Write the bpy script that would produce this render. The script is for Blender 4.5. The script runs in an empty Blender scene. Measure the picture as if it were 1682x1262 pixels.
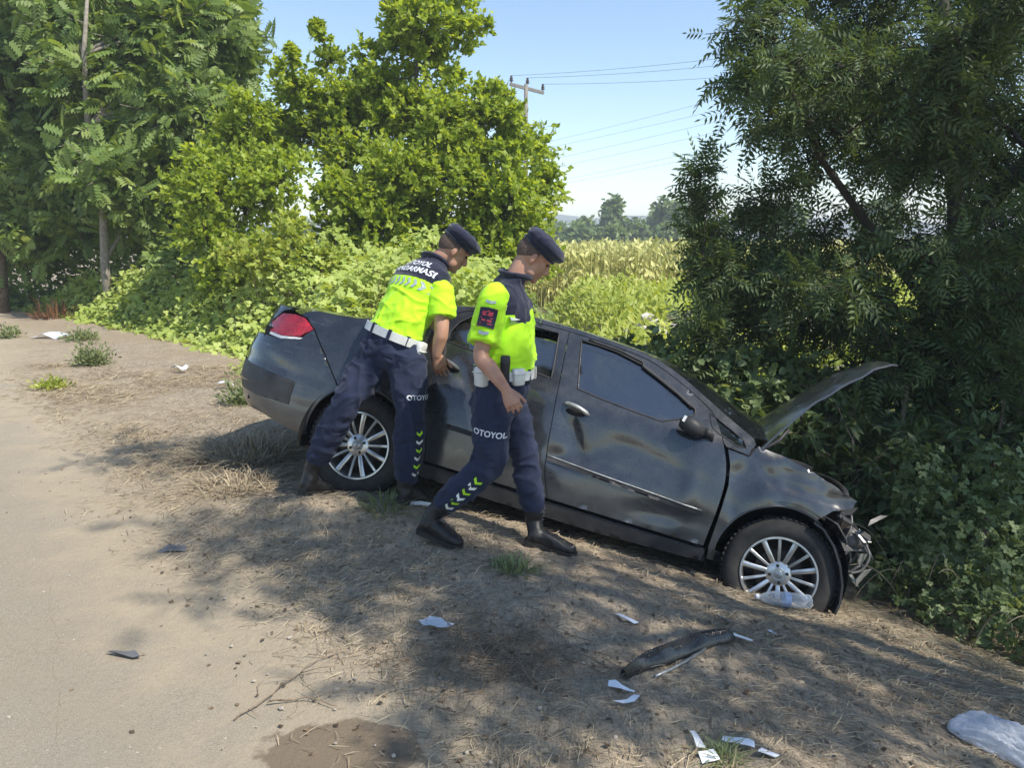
import bpy, bmesh, math, random
import numpy as np
from mathutils import Vector, Matrix, noise
from mathutils.bvhtree import BVHTree
from mathutils.geometry import delaunay_2d_cdt

random.seed(7)
RNG = np.random.default_rng(11)
SC = bpy.context.scene
COL = SC.collection

# ------------------------------------------------------------------ camera
cam_d = bpy.data.cameras.new('camera')
cam_d.sensor_width = 36.0
cam_d.lens = 27.03
cam_d.clip_start = 0.05
cam_d.clip_end = 3000.0
cam = bpy.data.objects.new('camera', cam_d)
COL.objects.link(cam)
cam.location = (0, 0, 1.6)
cam.rotation_euler = (math.radians(90 - 11.02), 0, 0)
SC.camera = cam

# ------------------------------------------------------------------ sky and sun
SUN_EL, SUN_AZ = 52.0, 121.0          # azimuth measured from +Y towards +X
world = bpy.data.worlds.new('World')
SC.world = world
world.use_nodes = True
wn = world.node_tree
wn.nodes.clear()
w_out = wn.nodes.new('ShaderNodeOutputWorld')
w_bg = wn.nodes.new('ShaderNodeBackground')
w_sky = wn.nodes.new('ShaderNodeTexSky')
w_sky.sky_type = 'NISHITA'
w_sky.sun_disc = False
w_sky.sun_elevation = math.radians(SUN_EL)
w_sky.sun_rotation = math.radians(SUN_AZ)
w_sky.air_density = 1.0
w_sky.dust_density = 0.1
w_sky.ozone_density = 1.2
w_bg.inputs['Strength'].default_value = 0.118
wn.links.new(w_sky.outputs[0], w_bg.inputs[0])
wn.links.new(w_bg.outputs[0], w_out.inputs[0])

sun_d = bpy.data.lights.new('sun', 'SUN')
sun_d.energy = 3.6
sun_d.angle = math.radians(0.55)
sun_d.color = (1.0, 0.94, 0.84)
sun = bpy.data.objects.new('sun', sun_d)
COL.objects.link(sun)
_e, _a = math.radians(SUN_EL), math.radians(SUN_AZ)
SUN_DIR = Vector((math.cos(_e) * math.sin(_a), math.cos(_e) * math.cos(_a), math.sin(_e)))
sun.rotation_euler = SUN_DIR.to_track_quat('Z', 'Y').to_euler()
sun.location = (8, 6, 12)

SC.view_settings.view_transform = 'Standard'
SC.view_settings.look = 'None'
SC.view_settings.exposure = 0.85
SC.view_settings.gamma = 1.0
SC.view_settings.use_curve_mapping = False
SC.render.engine = 'CYCLES'
SC.cycles.use_denoising = True
SC.cycles.max_bounces = 8
SC.cycles.transparent_max_bounces = 12
SC.cycles.volume_bounces = 0


# ------------------------------------------------------------------ tagging
def tag(o, label=None, cat=None, group=None, kind=None):
    if label: o['label'] = label
    if cat: o['category'] = cat
    if group: o['group'] = group
    if kind: o['kind'] = kind
    return o


def thing(name, label, cat, loc=(0, 0, 0), group=None):
    o = bpy.data.objects.new(name, None)
    o.empty_display_size = 0.2
    COL.objects.link(o)
    o.location = loc
    return tag(o, label, cat, group)


# ------------------------------------------------------------------ mesh helpers
def link(name, me, mat=None, parent=None, smooth=True):
    o = bpy.data.objects.new(name, me)
    COL.objects.link(o)
    if mat is not None:
        for m in (mat if isinstance(mat, (list, tuple)) else [mat]):
            me.materials.append(m)
    if smooth and len(me.polygons):
        me.polygons.foreach_set('use_smooth', np.ones(len(me.polygons), dtype=bool))
    if parent is not None:
        o.parent = parent
        o.matrix_parent_inverse = Matrix.Identity(4)
    return o


def np_mesh(name, V, T, rnd=None):
    """triangles or quads from numpy arrays, with an optional per-face random value"""
    V = np.asarray(V, dtype=np.float32).reshape(-1, 3)
    T = np.asarray(T, dtype=np.int32)
    k = T.shape[1]
    me = bpy.data.meshes.new(name)
    me.vertices.add(len(V)); me.vertices.foreach_set('co', V.ravel())
    me.loops.add(T.size); me.loops.foreach_set('vertex_index', T.ravel())
    me.polygons.add(len(T)); me.polygons.foreach_set('loop_start', np.arange(0, T.size, k, dtype=np.int32))
    me.update(calc_edges=True)
    if rnd is not None:
        a = me.attributes.new('rnd', 'FLOAT', 'FACE')
        a.data.foreach_set('value', np.asarray(rnd, dtype=np.float32))
    return me


def py_mesh(name, V, Fc):
    me = bpy.data.meshes.new(name)
    me.from_pydata([tuple(v) for v in V], [], Fc)
    me.update()
    return me


class MB:
    """collects simple shapes into one mesh"""
    def __init__(self):
        self.V = []; self.F = []

    def add(self, V, Fc):
        o = len(self.V)
        self.V += [tuple(v) for v in V]
        self.F += [tuple(i + o for i in f) for f in Fc]

    def tube(self, pts, rad, n=8, cap=True, flat=1.0):
        pts = [Vector(p) for p in pts]
        rad = rad if isinstance(rad, (list, tuple)) else [rad] * len(pts)
        V, Fc = [], []
        prev = None
        for i, p in enumerate(pts):
            d = (pts[min(i + 1, len(pts) - 1)] - pts[max(i - 1, 0)])
            d = d.normalized() if d.length > 1e-9 else Vector((0, 0, 1))
            if prev is None:
                prev = d.orthogonal().normalized()
            u = (prev - d * prev.dot(d))
            u = u.normalized() if u.length > 1e-6 else d.orthogonal().normalized()
            prev = u
            v = d.cross(u)
            for k in range(n):
                a = 2 * math.pi * k / n
                V.append(p + (u * math.cos(a) + v * math.sin(a) * flat) * rad[i])
        for i in range(len(pts) - 1):
            for k in range(n):
                a, b = i * n + k, i * n + (k + 1) % n
                Fc.append((a, b, b + n, a + n))
        if cap:
            Fc.append(tuple(range(n - 1, -1, -1)))
            Fc.append(tuple(range((len(pts) - 1) * n, len(pts) * n)))
        self.add(V, Fc)

    def box(self, c, s, M=None):
        M = M or Matrix.Identity(3)
        V = [Vector(c) + M @ Vector((sx * s[0] / 2, sy * s[1] / 2, sz * s[2] / 2))
             for sx in (-1, 1) for sy in (-1, 1) for sz in (-1, 1)]
        self.add(V, [(0, 1, 3, 2), (4, 6, 7, 5), (0, 4, 5, 1), (2, 3, 7, 6), (0, 2, 6, 4), (1, 5, 7, 3)])

    def lathe(self, prof, n=48, axis='Y', c=(0, 0, 0), closed=False):
        """prof: (radius, offset along the axis)"""
        V, Fc = [], []
        for r, h in prof:
            for k in range(n):
                a = 2 * math.pi * k / n
                q = {'Y': (r * math.cos(a), h, r * math.sin(a)), 'Z': (r * math.cos(a), r * math.sin(a), h),
                     'X': (h, r * math.cos(a), r * math.sin(a))}[axis]
                V.append(Vector(c) + Vector(q))
        m = len(prof)
        for i in range(m if closed else m - 1):
            for k in range(n):
                a, b = i * n + k, i * n + (k + 1) % n
                j = ((i + 1) % m) * n
                Fc.append((a, b, j + (k + 1) % n, j + k))
        self.add(V, Fc)

    def loft(self, rings, cap=True):
        n = len(rings[0]); V = []; Fc = []
        for r in rings: V += [tuple(p) for p in r]
        for i in range(len(rings) - 1):
            for k in range(n):
                a, b = i * n + k, i * n + (k + 1) % n
                Fc.append((a, b, b + n, a + n))
        if cap:
            Fc.append(tuple(range(n - 1, -1, -1)))
            Fc.append(tuple(range((len(rings) - 1) * n, len(rings) * n)))
        self.add(V, Fc)

    def mesh(self, name, recalc=True):
        me = py_mesh(name, self.V, self.F)
        if recalc:
            b = bmesh.new(); b.from_mesh(me)
            bmesh.ops.recalc_face_normals(b, faces=b.faces)
            b.to_mesh(me); b.free()
        return me

    def build(self, name, mat, parent=None, smooth=True, angle=None):
        o = link(name, self.mesh(name), mat, parent, smooth)
        if angle: sharp(o, angle)
        return o


def sharp(o, deg=35):
    me = o.data
    b = bmesh.new(); b.from_mesh(me)
    lim = math.radians(deg)
    for e in b.edges:
        if len(e.link_faces) == 2:
            e.smooth = e.calc_face_angle(0) < lim
    b.to_mesh(me); b.free()


# ------------------------------------------------------------------ materials
def nodes(name):
    m = bpy.data.materials.new(name)
    m.use_nodes = True
    nt = m.node_tree
    nt.nodes.clear()
    out = nt.nodes.new('ShaderNodeOutputMaterial')
    return m, nt, out


class NB:
    def __init__(self, nt): self.nt = nt

    def n(self, t, **kw):
        x = self.nt.nodes.new(t)
        for k, v in kw.items(): setattr(x, k, v)
        return x

    def l(self, a, b): self.nt.links.new(a, b)

    def val(self, sock, v):
        if hasattr(v, 'is_linked') or isinstance(v, bpy.types.NodeSocket): self.l(v, sock)
        else: sock.default_value = v

    def coord(self, kind='Object'):
        return self.n('ShaderNodeTexCoord').outputs[kind]

    def pos(self):
        return self.n('ShaderNodeNewGeometry').outputs['Position']

    def mapping(self, v, scale=(1, 1, 1), loc=(0, 0, 0), rot=(0, 0, 0)):
        m = self.n('ShaderNodeMapping')
        self.l(v, m.inputs[0])
        m.inputs['Scale'].default_value = scale; m.inputs['Location'].default_value = loc
        m.inputs['Rotation'].default_value = rot
        return m.outputs[0]

    def noise(self, v, scale, detail=4, rough=0.55, dist=0.0):
        t = self.n('ShaderNodeTexNoise')
        if v is not None: self.l(v, t.inputs['Vector'])
        t.inputs['Scale'].default_value = scale; t.inputs['Detail'].default_value = detail
        t.inputs['Roughness'].default_value = rough; t.inputs['Distortion'].default_value = dist
        return t.outputs[0]

    def voro(self, v, scale, feature='F1', out=0):
        t = self.n('ShaderNodeTexVoronoi', feature=feature)
        if v is not None: self.l(v, t.inputs['Vector'])
        t.inputs['Scale'].default_value = scale
        return t.outputs[out]

    def ramp(self, f, stops):
        r = self.n('ShaderNodeValToRGB')
        e = r.color_ramp.elements
        while len(e) < len(stops): e.new(0.5)
        for i, (p, c) in enumerate(stops):
            e[i].position = p
            e[i].color = (c, c, c, 1) if isinstance(c, (int, float)) else (*c, 1)
        self.l(f, r.inputs[0])
        return r.outputs[0]

    def mix(self, f, a, b, mode='MIX'):
        m = self.n('ShaderNodeMix', data_type='RGBA', blend_type=mode)
        self.val(m.inputs[0], f)
        for s, v in ((m.inputs[6], a), (m.inputs[7], b)):
            if isinstance(v, bpy.types.NodeSocket): self.l(v, s)
            else: s.default_value = (*v, 1) if len(v) == 3 else v
        return m.outputs[2]

    def math(self, op, a, b=0.0, clamp=False):
        m = self.n('ShaderNodeMath', operation=op, use_clamp=clamp)
        self.val(m.inputs[0], a); self.val(m.inputs[1], b)
        return m.outputs[0]

    def smooth(self, v, a, b):
        m = self.n('ShaderNodeMapRange', interpolation_type='SMOOTHSTEP')
        self.l(v, m.inputs[0]); m.inputs[1].default_value = a; m.inputs[2].default_value = b
        return m.outputs[0]

    def bump(self, h, strength=0.3, dist=0.01, normal=None):
        b = self.n('ShaderNodeBump')
        b.inputs['Strength'].default_value = strength; b.inputs['Distance'].default_value = dist
        self.l(h, b.inputs['Height'])
        if normal is not None: self.l(normal, b.inputs['Normal'])
        return b.outputs[0]

    def bsdf(self, out, color, rough=0.6, metal=0.0, normal=None, spec=0.5, **kw):
        p = self.n('ShaderNodeBsdfPrincipled')
        if isinstance(color, bpy.types.NodeSocket): self.l(color, p.inputs['Base Color'])
        else: p.inputs['Base Color'].default_value = (*color, 1)
        self.val(p.inputs['Roughness'], rough); self.val(p.inputs['Metallic'], metal)
        p.inputs['Specular IOR Level'].default_value = spec
        for k, v in kw.items(): self.val(p.inputs[k.replace('_', ' ')], v)
        if normal is not None: self.l(normal, p.inputs['Normal'])
        if out is not None: self.l(p.outputs[0], out.inputs['Surface'])
        return p.outputs[0]


def plain(name, color, rough=0.6, metal=0.0, var=0.25, scale=9.0, bump=0.15, spec=0.4, bdist=0.004):
    """one base colour with uneven tone, grain and fine relief"""
    m, nt, out = nodes(name); b = NB(nt)
    p = b.coord()
    n1 = b.noise(p, scale, 5); n2 = b.noise(p, scale * 9, 3)
    lo = tuple(c * (1 - var) for c in color); hi = tuple(min(1, c * (1 + var)) for c in color)
    c = b.mix(b.ramp(n1, [(0.3, 0.0), (0.7, 1.0)]), lo, hi)
    h = b.math('ADD', n1, b.math('MULTIPLY', n2, 0.5))
    r = b.math('ADD', b.math('MULTIPLY', b.math('SUBTRACT', n2, 0.5), 0.25), rough, clamp=True)
    b.bsdf(out, c, r, metal, b.bump(h, bump, bdist), spec)
    return m


def leaf_mat(name, dark, mid, light, trans=0.35, rough=0.5, tcol=None, spec=0.35):
    m, nt, out = nodes(name); b = NB(nt)
    at = b.n('ShaderNodeAttribute', attribute_name='rnd')
    v = at.outputs['Fac']
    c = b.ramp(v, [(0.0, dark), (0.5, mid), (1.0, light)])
    nz = b.noise(b.pos(), 0.9, 2)
    c = b.mix(b.ramp(nz, [(0.35, 0.0), (0.65, 0.35)]), c, tuple(x * 0.8 for x in mid))
    p = b.bsdf(None, c, rough, spec=spec)
    t = b.n('ShaderNodeBsdfTranslucent')
    if tcol is None: tcol = (1.5, 1.35, 0.55)
    tc = b.mix(1.0, c, tcol, 'MULTIPLY')
    b.l(tc, t.inputs[0])
    mx = b.n('ShaderNodeMixShader'); mx.inputs[0].default_value = trans
    b.l(p, mx.inputs[1]); b.l(t.outputs[0], mx.inputs[2]); b.l(mx.outputs[0], out.inputs['Surface'])
    return m


M = {}
M['bark'] = plain('bark', (0.16, 0.125, 0.09), 0.9, var=0.45, scale=14, bump=0.6, bdist=0.02)
M['bark_grey'] = plain('bark_grey', (0.25, 0.22, 0.18), 0.9, var=0.35, scale=14, bump=0.5, bdist=0.015)
M['bark_dark'] = plain('bark_dark', (0.06, 0.05, 0.04), 0.95, var=0.4, scale=14, bump=0.5)
M['twig'] = plain('twig', (0.2, 0.15, 0.1), 0.9, var=0.4, scale=20)
M['stem_green'] = plain('stem_green', (0.1, 0.14, 0.04), 0.7, var=0.3, scale=20)
M['heaven'] = leaf_mat('leaf_heaven', (0.075, 0.125, 0.03), (0.2, 0.295, 0.075), (0.38, 0.47, 0.17), 0.42)
M['mulberry'] = leaf_mat('leaf_mulberry', (0.13, 0.195, 0.02), (0.32, 0.43, 0.052), (0.52, 0.6, 0.12), 0.55)
M['ash'] = leaf_mat('leaf_ash', (0.04, 0.065, 0.026), (0.095, 0.145, 0.055), (0.18, 0.25, 0.1), 0.35)
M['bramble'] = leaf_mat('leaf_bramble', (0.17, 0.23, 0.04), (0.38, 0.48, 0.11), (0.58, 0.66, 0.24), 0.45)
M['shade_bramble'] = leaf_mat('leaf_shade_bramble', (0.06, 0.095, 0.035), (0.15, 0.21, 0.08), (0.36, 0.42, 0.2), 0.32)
M['weed'] = leaf_mat('leaf_weed', (0.16, 0.22, 0.03), (0.36, 0.44, 0.075), (0.56, 0.6, 0.16), 0.42)
M['farleaf'] = leaf_mat('leaf_far', (0.06, 0.11, 0.03), (0.15, 0.23, 0.06), (0.28, 0.35, 0.1), 0.35)
M['corn'] = leaf_mat('corn_dry', (0.42, 0.4, 0.12), (0.64, 0.63, 0.22), (0.8, 0.77, 0.34), 0.35, tcol=(1.1, 1.08, 0.8))
M['straw'] = leaf_mat('straw', (0.16, 0.12, 0.075), (0.36, 0.29, 0.19), (0.58, 0.49, 0.33), 0.15, rough=0.7, tcol=(1.1, 1.0, 0.8))
M['grass'] = leaf_mat('leaf_grass', (0.1, 0.14, 0.06), (0.22, 0.27, 0.12), (0.36, 0.4, 0.2), 0.3)
M['rust_weed'] = leaf_mat('leaf_rust_weed', (0.2, 0.09, 0.05), (0.35, 0.18, 0.09), (0.48, 0.28, 0.15), 0.2, tcol=(1.1, 1, .8))


# ------------------------------------------------------------------ terrain
def _sm(t):
    t = np.clip(t, 0, 1)
    return t * t * (3 - 2 * t)


def hgt(x, y):
    """height of the ground: road level on the left, falling into a ditch to the right and behind"""
    x = np.asarray(x, dtype=float); y = np.asarray(y, dtype=float)
    s = .875 * x + .484 * y
    sp = np.log1p(np.exp(np.clip((s - 1.70) / .18, -40, 40))) * .18
    z = -.27 * sp
    z = np.maximum(z, -1.15 + .04 * np.sin(x * 1.3))
    z = z + _sm((s - 7.5) / 4.0) * .4
    z += .09 * np.exp(-(((x + 1.0) / .8) ** 2 + ((y - 4.22) / .27) ** 2))
    m = _sm((s - .2) / 1.2)
    z += m * (.018 * np.sin(x * 2.3 + y * 1.1) * np.sin(y * 2.9 - x) + .01 * np.sin(x * 7.1 + 1) * np.sin(y * 6.3 + x * 2))
    z += .012 * np.sin(x * .9) * np.sin(y * .8)
    return z


def hz(x, y): return float(hgt(x, y))


# ------------------------------------------------------------------ ground
def ground_colour(b, pos):
    """dry verge soil with straw, grading into the sandy road along its ragged edge"""
    sep = b.n('ShaderNodeSeparateXYZ'); b.l(pos, sep.inputs[0])
    x, y = sep.outputs[0], sep.outputs[1]
    nb = b.noise(pos, 0.7, 4, 0.6); nm = b.noise(pos, 4.0, 6, 0.65); nf = b.noise(pos, 38, 4, 0.7)
    ng = b.noise(pos, 190, 2, 0.8)
    st = b.noise(b.mapping(pos, (60, 9, 9), rot=(0, 0, 0.9)), 1.0, 4, 0.7, 1.5)
    st2 = b.noise(b.mapping(pos, (9, 70, 9), rot=(0, 0, 0.5)), 1.0, 4, 0.7, 2.0)
    soil = b.mix(b.ramp(nm, [(0.3, 0), (0.7, 1)]), (0.33, 0.27, 0.195), (0.52, 0.44, 0.335))
    soil = b.mix(b.ramp(nb, [(0.35, 0.0), (0.62, 0.7)]), soil, (0.4, 0.31, 0.215))
    straw = b.math('MAXIMUM', b.ramp(st, [(0.54, 0), (0.66, 1)]), b.ramp(st2, [(0.56, 0), (0.68, 1)]))
    soil = b.mix(b.math('MULTIPLY', straw, 0.6), soil, (0.53, 0.46, 0.345))
    soil = b.mix(b.ramp(nf, [(0.32, 0.75), (0.5, 0.0)]), soil, (0.14, 0.105, 0.075))
    road = b.mix(b.ramp(ng, [(0.35, 0), (0.65, 1)]), (0.28, 0.237, 0.175), (0.42, 0.368, 0.29))
    road = b.mix(b.ramp(nm, [(0.38, 0), (0.7, 0.7)]), road, (0.37, 0.31, 0.225))
    road = b.mix(b.ramp(nb, [(0.4, 0.0), (0.65, 0.55)]), road, (0.34, 0.268, 0.178))
    nk = b.noise(pos, 420, 2, 0.9); nv = b.noise(pos, 75, 5, 0.75)
    road = b.mix(b.ramp(nk, [(0.40, 0.6), (0.5, 0.0)]), road, (0.17, 0.145, 0.11))
    road = b.mix(b.ramp(nk, [(0.55, 0.0), (0.66, 0.6)]), road, (0.6, 0.55, 0.46))
    road = b.mix(b.ramp(nv, [(0.33, 0.5), (0.46, 0.0)]), road, (0.25, 0.205, 0.15))
    pebble = b.voro(pos, 85)
    road = b.mix(b.ramp(pebble, [(0.1, 0.55), (0.22, 0.0)]), road, (0.5, 0.44, 0.36))
    # signed distance to the road edge, made ragged
    s = b.math('ADD', b.math('MULTIPLY', x, .78), b.math('MULTIPLY', y, .63))
    e = b.math('ADD', s, b.math('MULTIPLY', b.math('SUBTRACT', nb, 0.5), 1.5))
    e = b.math('ADD', e, b.math('MULTIPLY', b.math('SUBTRACT', nm, 0.5), 0.7))
    f = b.smooth(e, 0.75, 1.5)
    c = b.mix(f, road, soil)
    sunlit_band = b.math('MULTIPLY', b.smooth(e, 0.2, 0.9), b.smooth(e, 2.3, 1.3))  # strip of sand brightened in the colour to read as sunlit soil
    c = b.mix(b.math('MULTIPLY', sunlit_band, b.ramp(nm, [(0.3, 0.2), (0.65, 0.75)])), c, (0.47, 0.385, 0.265))
    # beyond the ditch the soil is under dry and green growth
    fld = b.smooth(b.math('ADD', b.math('ADD', b.math('MULTIPLY', x, .875), b.math('MULTIPLY', y, .484)), b.math('MULTIPLY', nb, 1.2)), 3.6, 6.0)
    c = b.mix(b.math('MULTIPLY', fld, 0.85), c, b.mix(b.ramp(nm, [(0.3, 0), (0.7, 1)]), (0.09, 0.085, 0.035), (0.2, 0.2, 0.075)))
    # damp stain of spilt fluid and one trodden patch of dark soil
    def blot(cx, cy, rx, ry, a, wob):
        v = b.mapping(pos, (1 / rx, 1 / ry, 0), loc=(0, 0, 0))
        mp = b.n('ShaderNodeVectorMath', operation='SUBTRACT'); b.l(pos, mp.inputs[0]); mp.inputs[1].default_value = (cx, cy, 0)
        v = b.mapping(mp.outputs[0], (1 / rx, 1 / ry, 0), rot=(0, 0, a))
        ln = b.n('ShaderNodeVectorMath', operation='LENGTH'); b.l(v, ln.inputs[0])
        return b.math('ADD', ln.outputs['Value'], b.math('MULTIPLY', b.math('SUBTRACT', b.noise(pos, 7, 4, 0.6), 0.5), wob))
    d1 = blot(-0.54, 2.17, 0.27, 0.14, -0.25, 0.9)
    wet = b.smooth(d1, 1.06, 0.94)
    c = b.mix(b.math('MULTIPLY', wet, 0.72), c, (0.15, 0.105, 0.065))
    d2 = blot(-0.1, 2.62, 0.42, 0.36, 0.3, 1.4)
    c = b.mix(b.math('MULTIPLY', b.smooth(d2, 1.1, 0.3), 0.16), c, (0.15, 0.115, 0.085))
    h = b.math('ADD', b.math('MULTIPLY', nm, b.math('ADD', 0.15, b.math('MULTIPLY', f, 0.45))), b.math('MULTIPLY', nf, b.math('ADD', 0.22, b.math('MULTIPLY', f, 0.3))))
    h = b.math('ADD', h, b.math('MULTIPLY', nk, 0.12))
    h = b.math('ADD', h, b.math('MULTIPLY', b.math('MULTIPLY', straw, f), 0.22))
    h = b.math('ADD', h, b.math('MULTIPLY', ng, 0.16))
    return c, h, wet, f


def ground_material(name):
    m, nt, out = nodes(name); b = NB(nt)
    pos = b.pos()
    c, h, wet, f = ground_colour(b, pos)
    r = b.math('SUBTRACT', 0.95, b.math('MULTIPLY', wet, 0.3))
    b.bsdf(out, c, r, 0, b.bump(h, 0.95, 0.03), 0.25)
    return m


M['ground'] = ground_material('dry_verge_soil')
M['road'] = ground_material('sandy_road')


def spaced(a, b, step, far, grow=1.22):
    core = list(np.arange(a, b + 1e-6, step)); lo, hi = [], []
    d = step; v = a
    while v > -far: d *= grow; v -= d; lo.append(v)
    d = step; v = b
    while v < far: d *= grow; v += d; hi.append(v)
    return np.array(lo[::-1] + core + hi)


gx = spaced(-3.5, 3.5, 0.04, 900); gy = spaced(1.2, 6.0, 0.04, 900)
GX, GY = np.meshgrid(gx, gy)
GZ = hgt(GX, GY)
# clods and small lumps where the camera is close
jit = RNG.normal(0, 1, GX.shape) * .0055 * ((np.abs(GX) < 4) & (GY > 1) & (GY < 6.5)) * _sm((.78 * GX + .63 * GY - .9) / .8)
GZ = GZ + jit
V = np.stack([GX, GY, GZ], -1).reshape(-1, 3)
nx, ny = len(gx), len(gy)
ii = (np.arange(ny - 1)[:, None] * nx + np.arange(nx - 1)[None, :]).ravel()
Q = np.stack([ii, ii + 1, ii + nx + 1, ii + nx], 1)
g = link('ground', np_mesh('ground', V, Q), M['ground'])
tag(g, kind='structure')

# the road: a thin sheet a few millimetres above the ground, its edge wandering
ts = np.concatenate([np.arange(-30, -4, 2.0), np.arange(-4, 14, 0.12), np.arange(14, 90, 3.0)])
us = np.concatenate([[-9.0, -7, -5, -4], np.arange(-3.2, 0.001, 0.1)])
RV = []
for t in ts:
    wob = .10 * math.sin(t * 1.7) + .06 * math.sin(t * 4.9 + 1) + .05 * noise.noise((t * 2.3, 0, 3))
    for k, u in enumerate(us):
        ss = .88 + u + wob * (1 if u > -1 else 0)
        x, y = .78 * ss - .63 * t, .63 * ss + .78 * t
        z = hz(x, y) + (.006 if k < len(us) - 1 else -.004)
        RV.append((x, y, z))
nu = len(us)
ii = (np.arange(len(ts) - 1)[:, None] * nu + np.arange(nu - 1)[None, :]).ravel()
road = link('road', np_mesh('road', RV, np.stack([ii, ii + 1, ii + nu + 1, ii + nu], 1)), M['road'])
tag(road, kind='structure')
def bez2(P, n=5):
    return [(a[0] + (c[0] - a[0]) * k / n, a[1] + (c[1] - a[1]) * k / n) for a, c in zip(P, P[1:]) for k in range(n)] + [P[-1]]


mb = MB()
cp = [(-1.42, 2.02), (-1.44, 2.16), (-1.52, 2.3), (-1.6, 2.46), (-1.72, 2.62), (-1.83, 2.85), (-2.02, 3.1), (-2.2, 3.42)]
cp = [(a[0] + .02 * noise.noise((k * .9, 0, 0)), a[1]) for k, a in enumerate(bez2(cp))]
mb.tube([(x, y, hz(x, y) + .0056) for k, (x, y) in enumerate(cp)], [.0004 + .0022 * abs(math.sin(k * 1.3)) for k in range(len(cp))] or [.001, .003, .0035, .002, .0035, .003, .002, .001], 5, flat=0.3)
M['crack'] = plain('crack_tar', (0.24, 0.2, 0.15), 0.95)
mb.build('crack', M['crack'], road)

# hills on the skyline
hv, hf = [], []
hx = np.linspace(-900, 1100, 160)
for k, x in enumerate(hx):
    top = 9 + 9 * (0.5 + 0.5 * math.sin(x * .0071 + 1)) + 5 * noise.noise((x * .02, 0, 0)) + 2.0 * noise.noise((x * .09, 4, 0))
    hv += [(x, 640, -3), (x, 690, top), (x, 800, -3)]
for k in range(len(hx) - 1):
    a = 3 * k
    hf += [(a, a + 3, a + 4, a + 1), (a + 1, a + 4, a + 5, a + 2)]
M['hill'] = plain('far_hill', (0.13, 0.15, 0.09), 1.0, var=0.5, scale=0.03)
tag(link('hills', py_mesh('hills', hv, hf), M['hill']), kind='structure')


# ------------------------------------------------------------------ foliage
LEAF = (np.array([(0, 0, 0), (-.36, .42, .10), (0, 1, -.04), (.36, .42, .10)]), np.array([(0, 2, 1), (0, 3, 2)]))
LEAF_NARROW = (np.array([(0, 0, 0), (-.19, .45, .05), (0, 1, -.06), (.19, .45, .05)]), np.array([(0, 2, 1), (0, 3, 2)]))
LEAF_ROUND = (np.array([(0, 0, 0), (-.36, .25, .06), (-.34, .65, .05), (0, 1, -.06), (.34, .65, .05), (.36, .25, .06)]),
              np.array([(0, 2, 1), (0, 3, 2), (0, 4, 3), (0, 5, 4)]))


def compound(pairs, leaflet, wid, droop, term=True, gap0=.18):
    V, T = [], []
    def lf(p, d, n, s):
        x = np.cross(d, n); o = len(V)
        for t in ((0, 0, 0), (-wid, .4, .06), (0, 1, -.05), (wid, .4, .06)):
            V.append(p + s * (t[0] * x + t[1] * d + t[2] * n))
        T.extend([(o, o + 2, o + 1), (o, o + 3, o + 2)])
    def rach(t): return np.array([0, t, -droop * t * t])
    for k in range(pairs):
        t = gap0 + (1 - gap0) * k / pairs
        s = leaflet * (0.75 + 0.5 * math.sin(math.pi * (0.25 + 0.6 * k / pairs)))
        for sg in (-1, 1):
            d = np.array([sg * .86, .42, -.3]); d /= np.linalg.norm(d)
            n = np.array([sg * .15, -.1, 1.0]); n -= d * (n @ d); n /= np.linalg.norm(n)
            lf(rach(t), d, n, s)
    if term:
        lf(rach(1.0), np.array([0, .93, -.36]), np.array([0, .36, .93]), leaflet)
    o = len(V)
    for t in (0, .35, .7, 1.0):
        p = rach(t); V.extend([p + [-.006, 0, 0], p + [.006, 0, 0]])
    for k in range(3):
        a = o + 2 * k
        T.extend([(a, a + 1, a + 3), (a, a + 3, a + 2)])
    return np.array(V), np.array(T)


C_HEAVEN = compound(5, .38, .24, .16)
C_ASH = compound(4, .34, .15, .3)
C_BRAMBLE = (np.concatenate([LEAF_ROUND[0] * .62 + np.array([0, .45, 0]),
                             (LEAF_ROUND[0] * .52) @ np.array([[.35, -.94, 0], [.94, .35, 0], [0, 0, 1]]) + np.array([.02, .42, 0]),
                             (LEAF_ROUND[0] * .52) @ np.array([[.35, .94, 0], [-.94, .35, 0], [0, 0, 1]]) + np.array([-.02, .42, 0])]),
             np.concatenate([LEAF_ROUND[1], LEAF_ROUND[1] + 6, LEAF_ROUND[1] + 12]))


def unit(a): return a / np.maximum(np.linalg.norm(a, axis=-1, keepdims=True), 1e-9)


def leaves_mesh(name, P, D, N, S, tmpl, rnd):
    tv, tt = tmpl
    D = unit(D); N = unit(N - D * (N * D).sum(-1, keepdims=True)); X = np.cross(D, N)
    V = P[:, None, :] + S[:, None, None] * (tv[None, :, 0:1] * X[:, None, :] + tv[None, :, 1:2] * D[:, None, :] + tv[None, :, 2:3] * N[:, None, :])
    T = tt[None] + (np.arange(len(P)) * len(tv))[:, None, None]
    return np_mesh(name, V.reshape(-1, 3), T.reshape(-1, 3), np.repeat(rnd, len(tt)))


def twig_mesh(A, B, ra, rb):
    d = unit(B - A); u = unit(np.cross(d, np.array([.31, .57, .76]))); v = np.cross(d, u)
    V = []
    for k in range(3):
        a = 2 * math.pi * k / 3
        off = u * math.cos(a) + v * math.sin(a)
        V += [A + off * ra, B + off * rb]
    V = np.stack(V, 1)
    t = []
    for k in range(3):
        a, b, c, d2 = 2 * k, 2 * k + 1, (2 * k + 2) % 6, (2 * k + 3) % 6
        t += [(a, c, d2), (a, d2, b)]
    T = np.array(t)[None] + (np.arange(len(A)) * 6)[:, None, None]
    return V.reshape(-1, 3), T.reshape(-1, 3)


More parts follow.
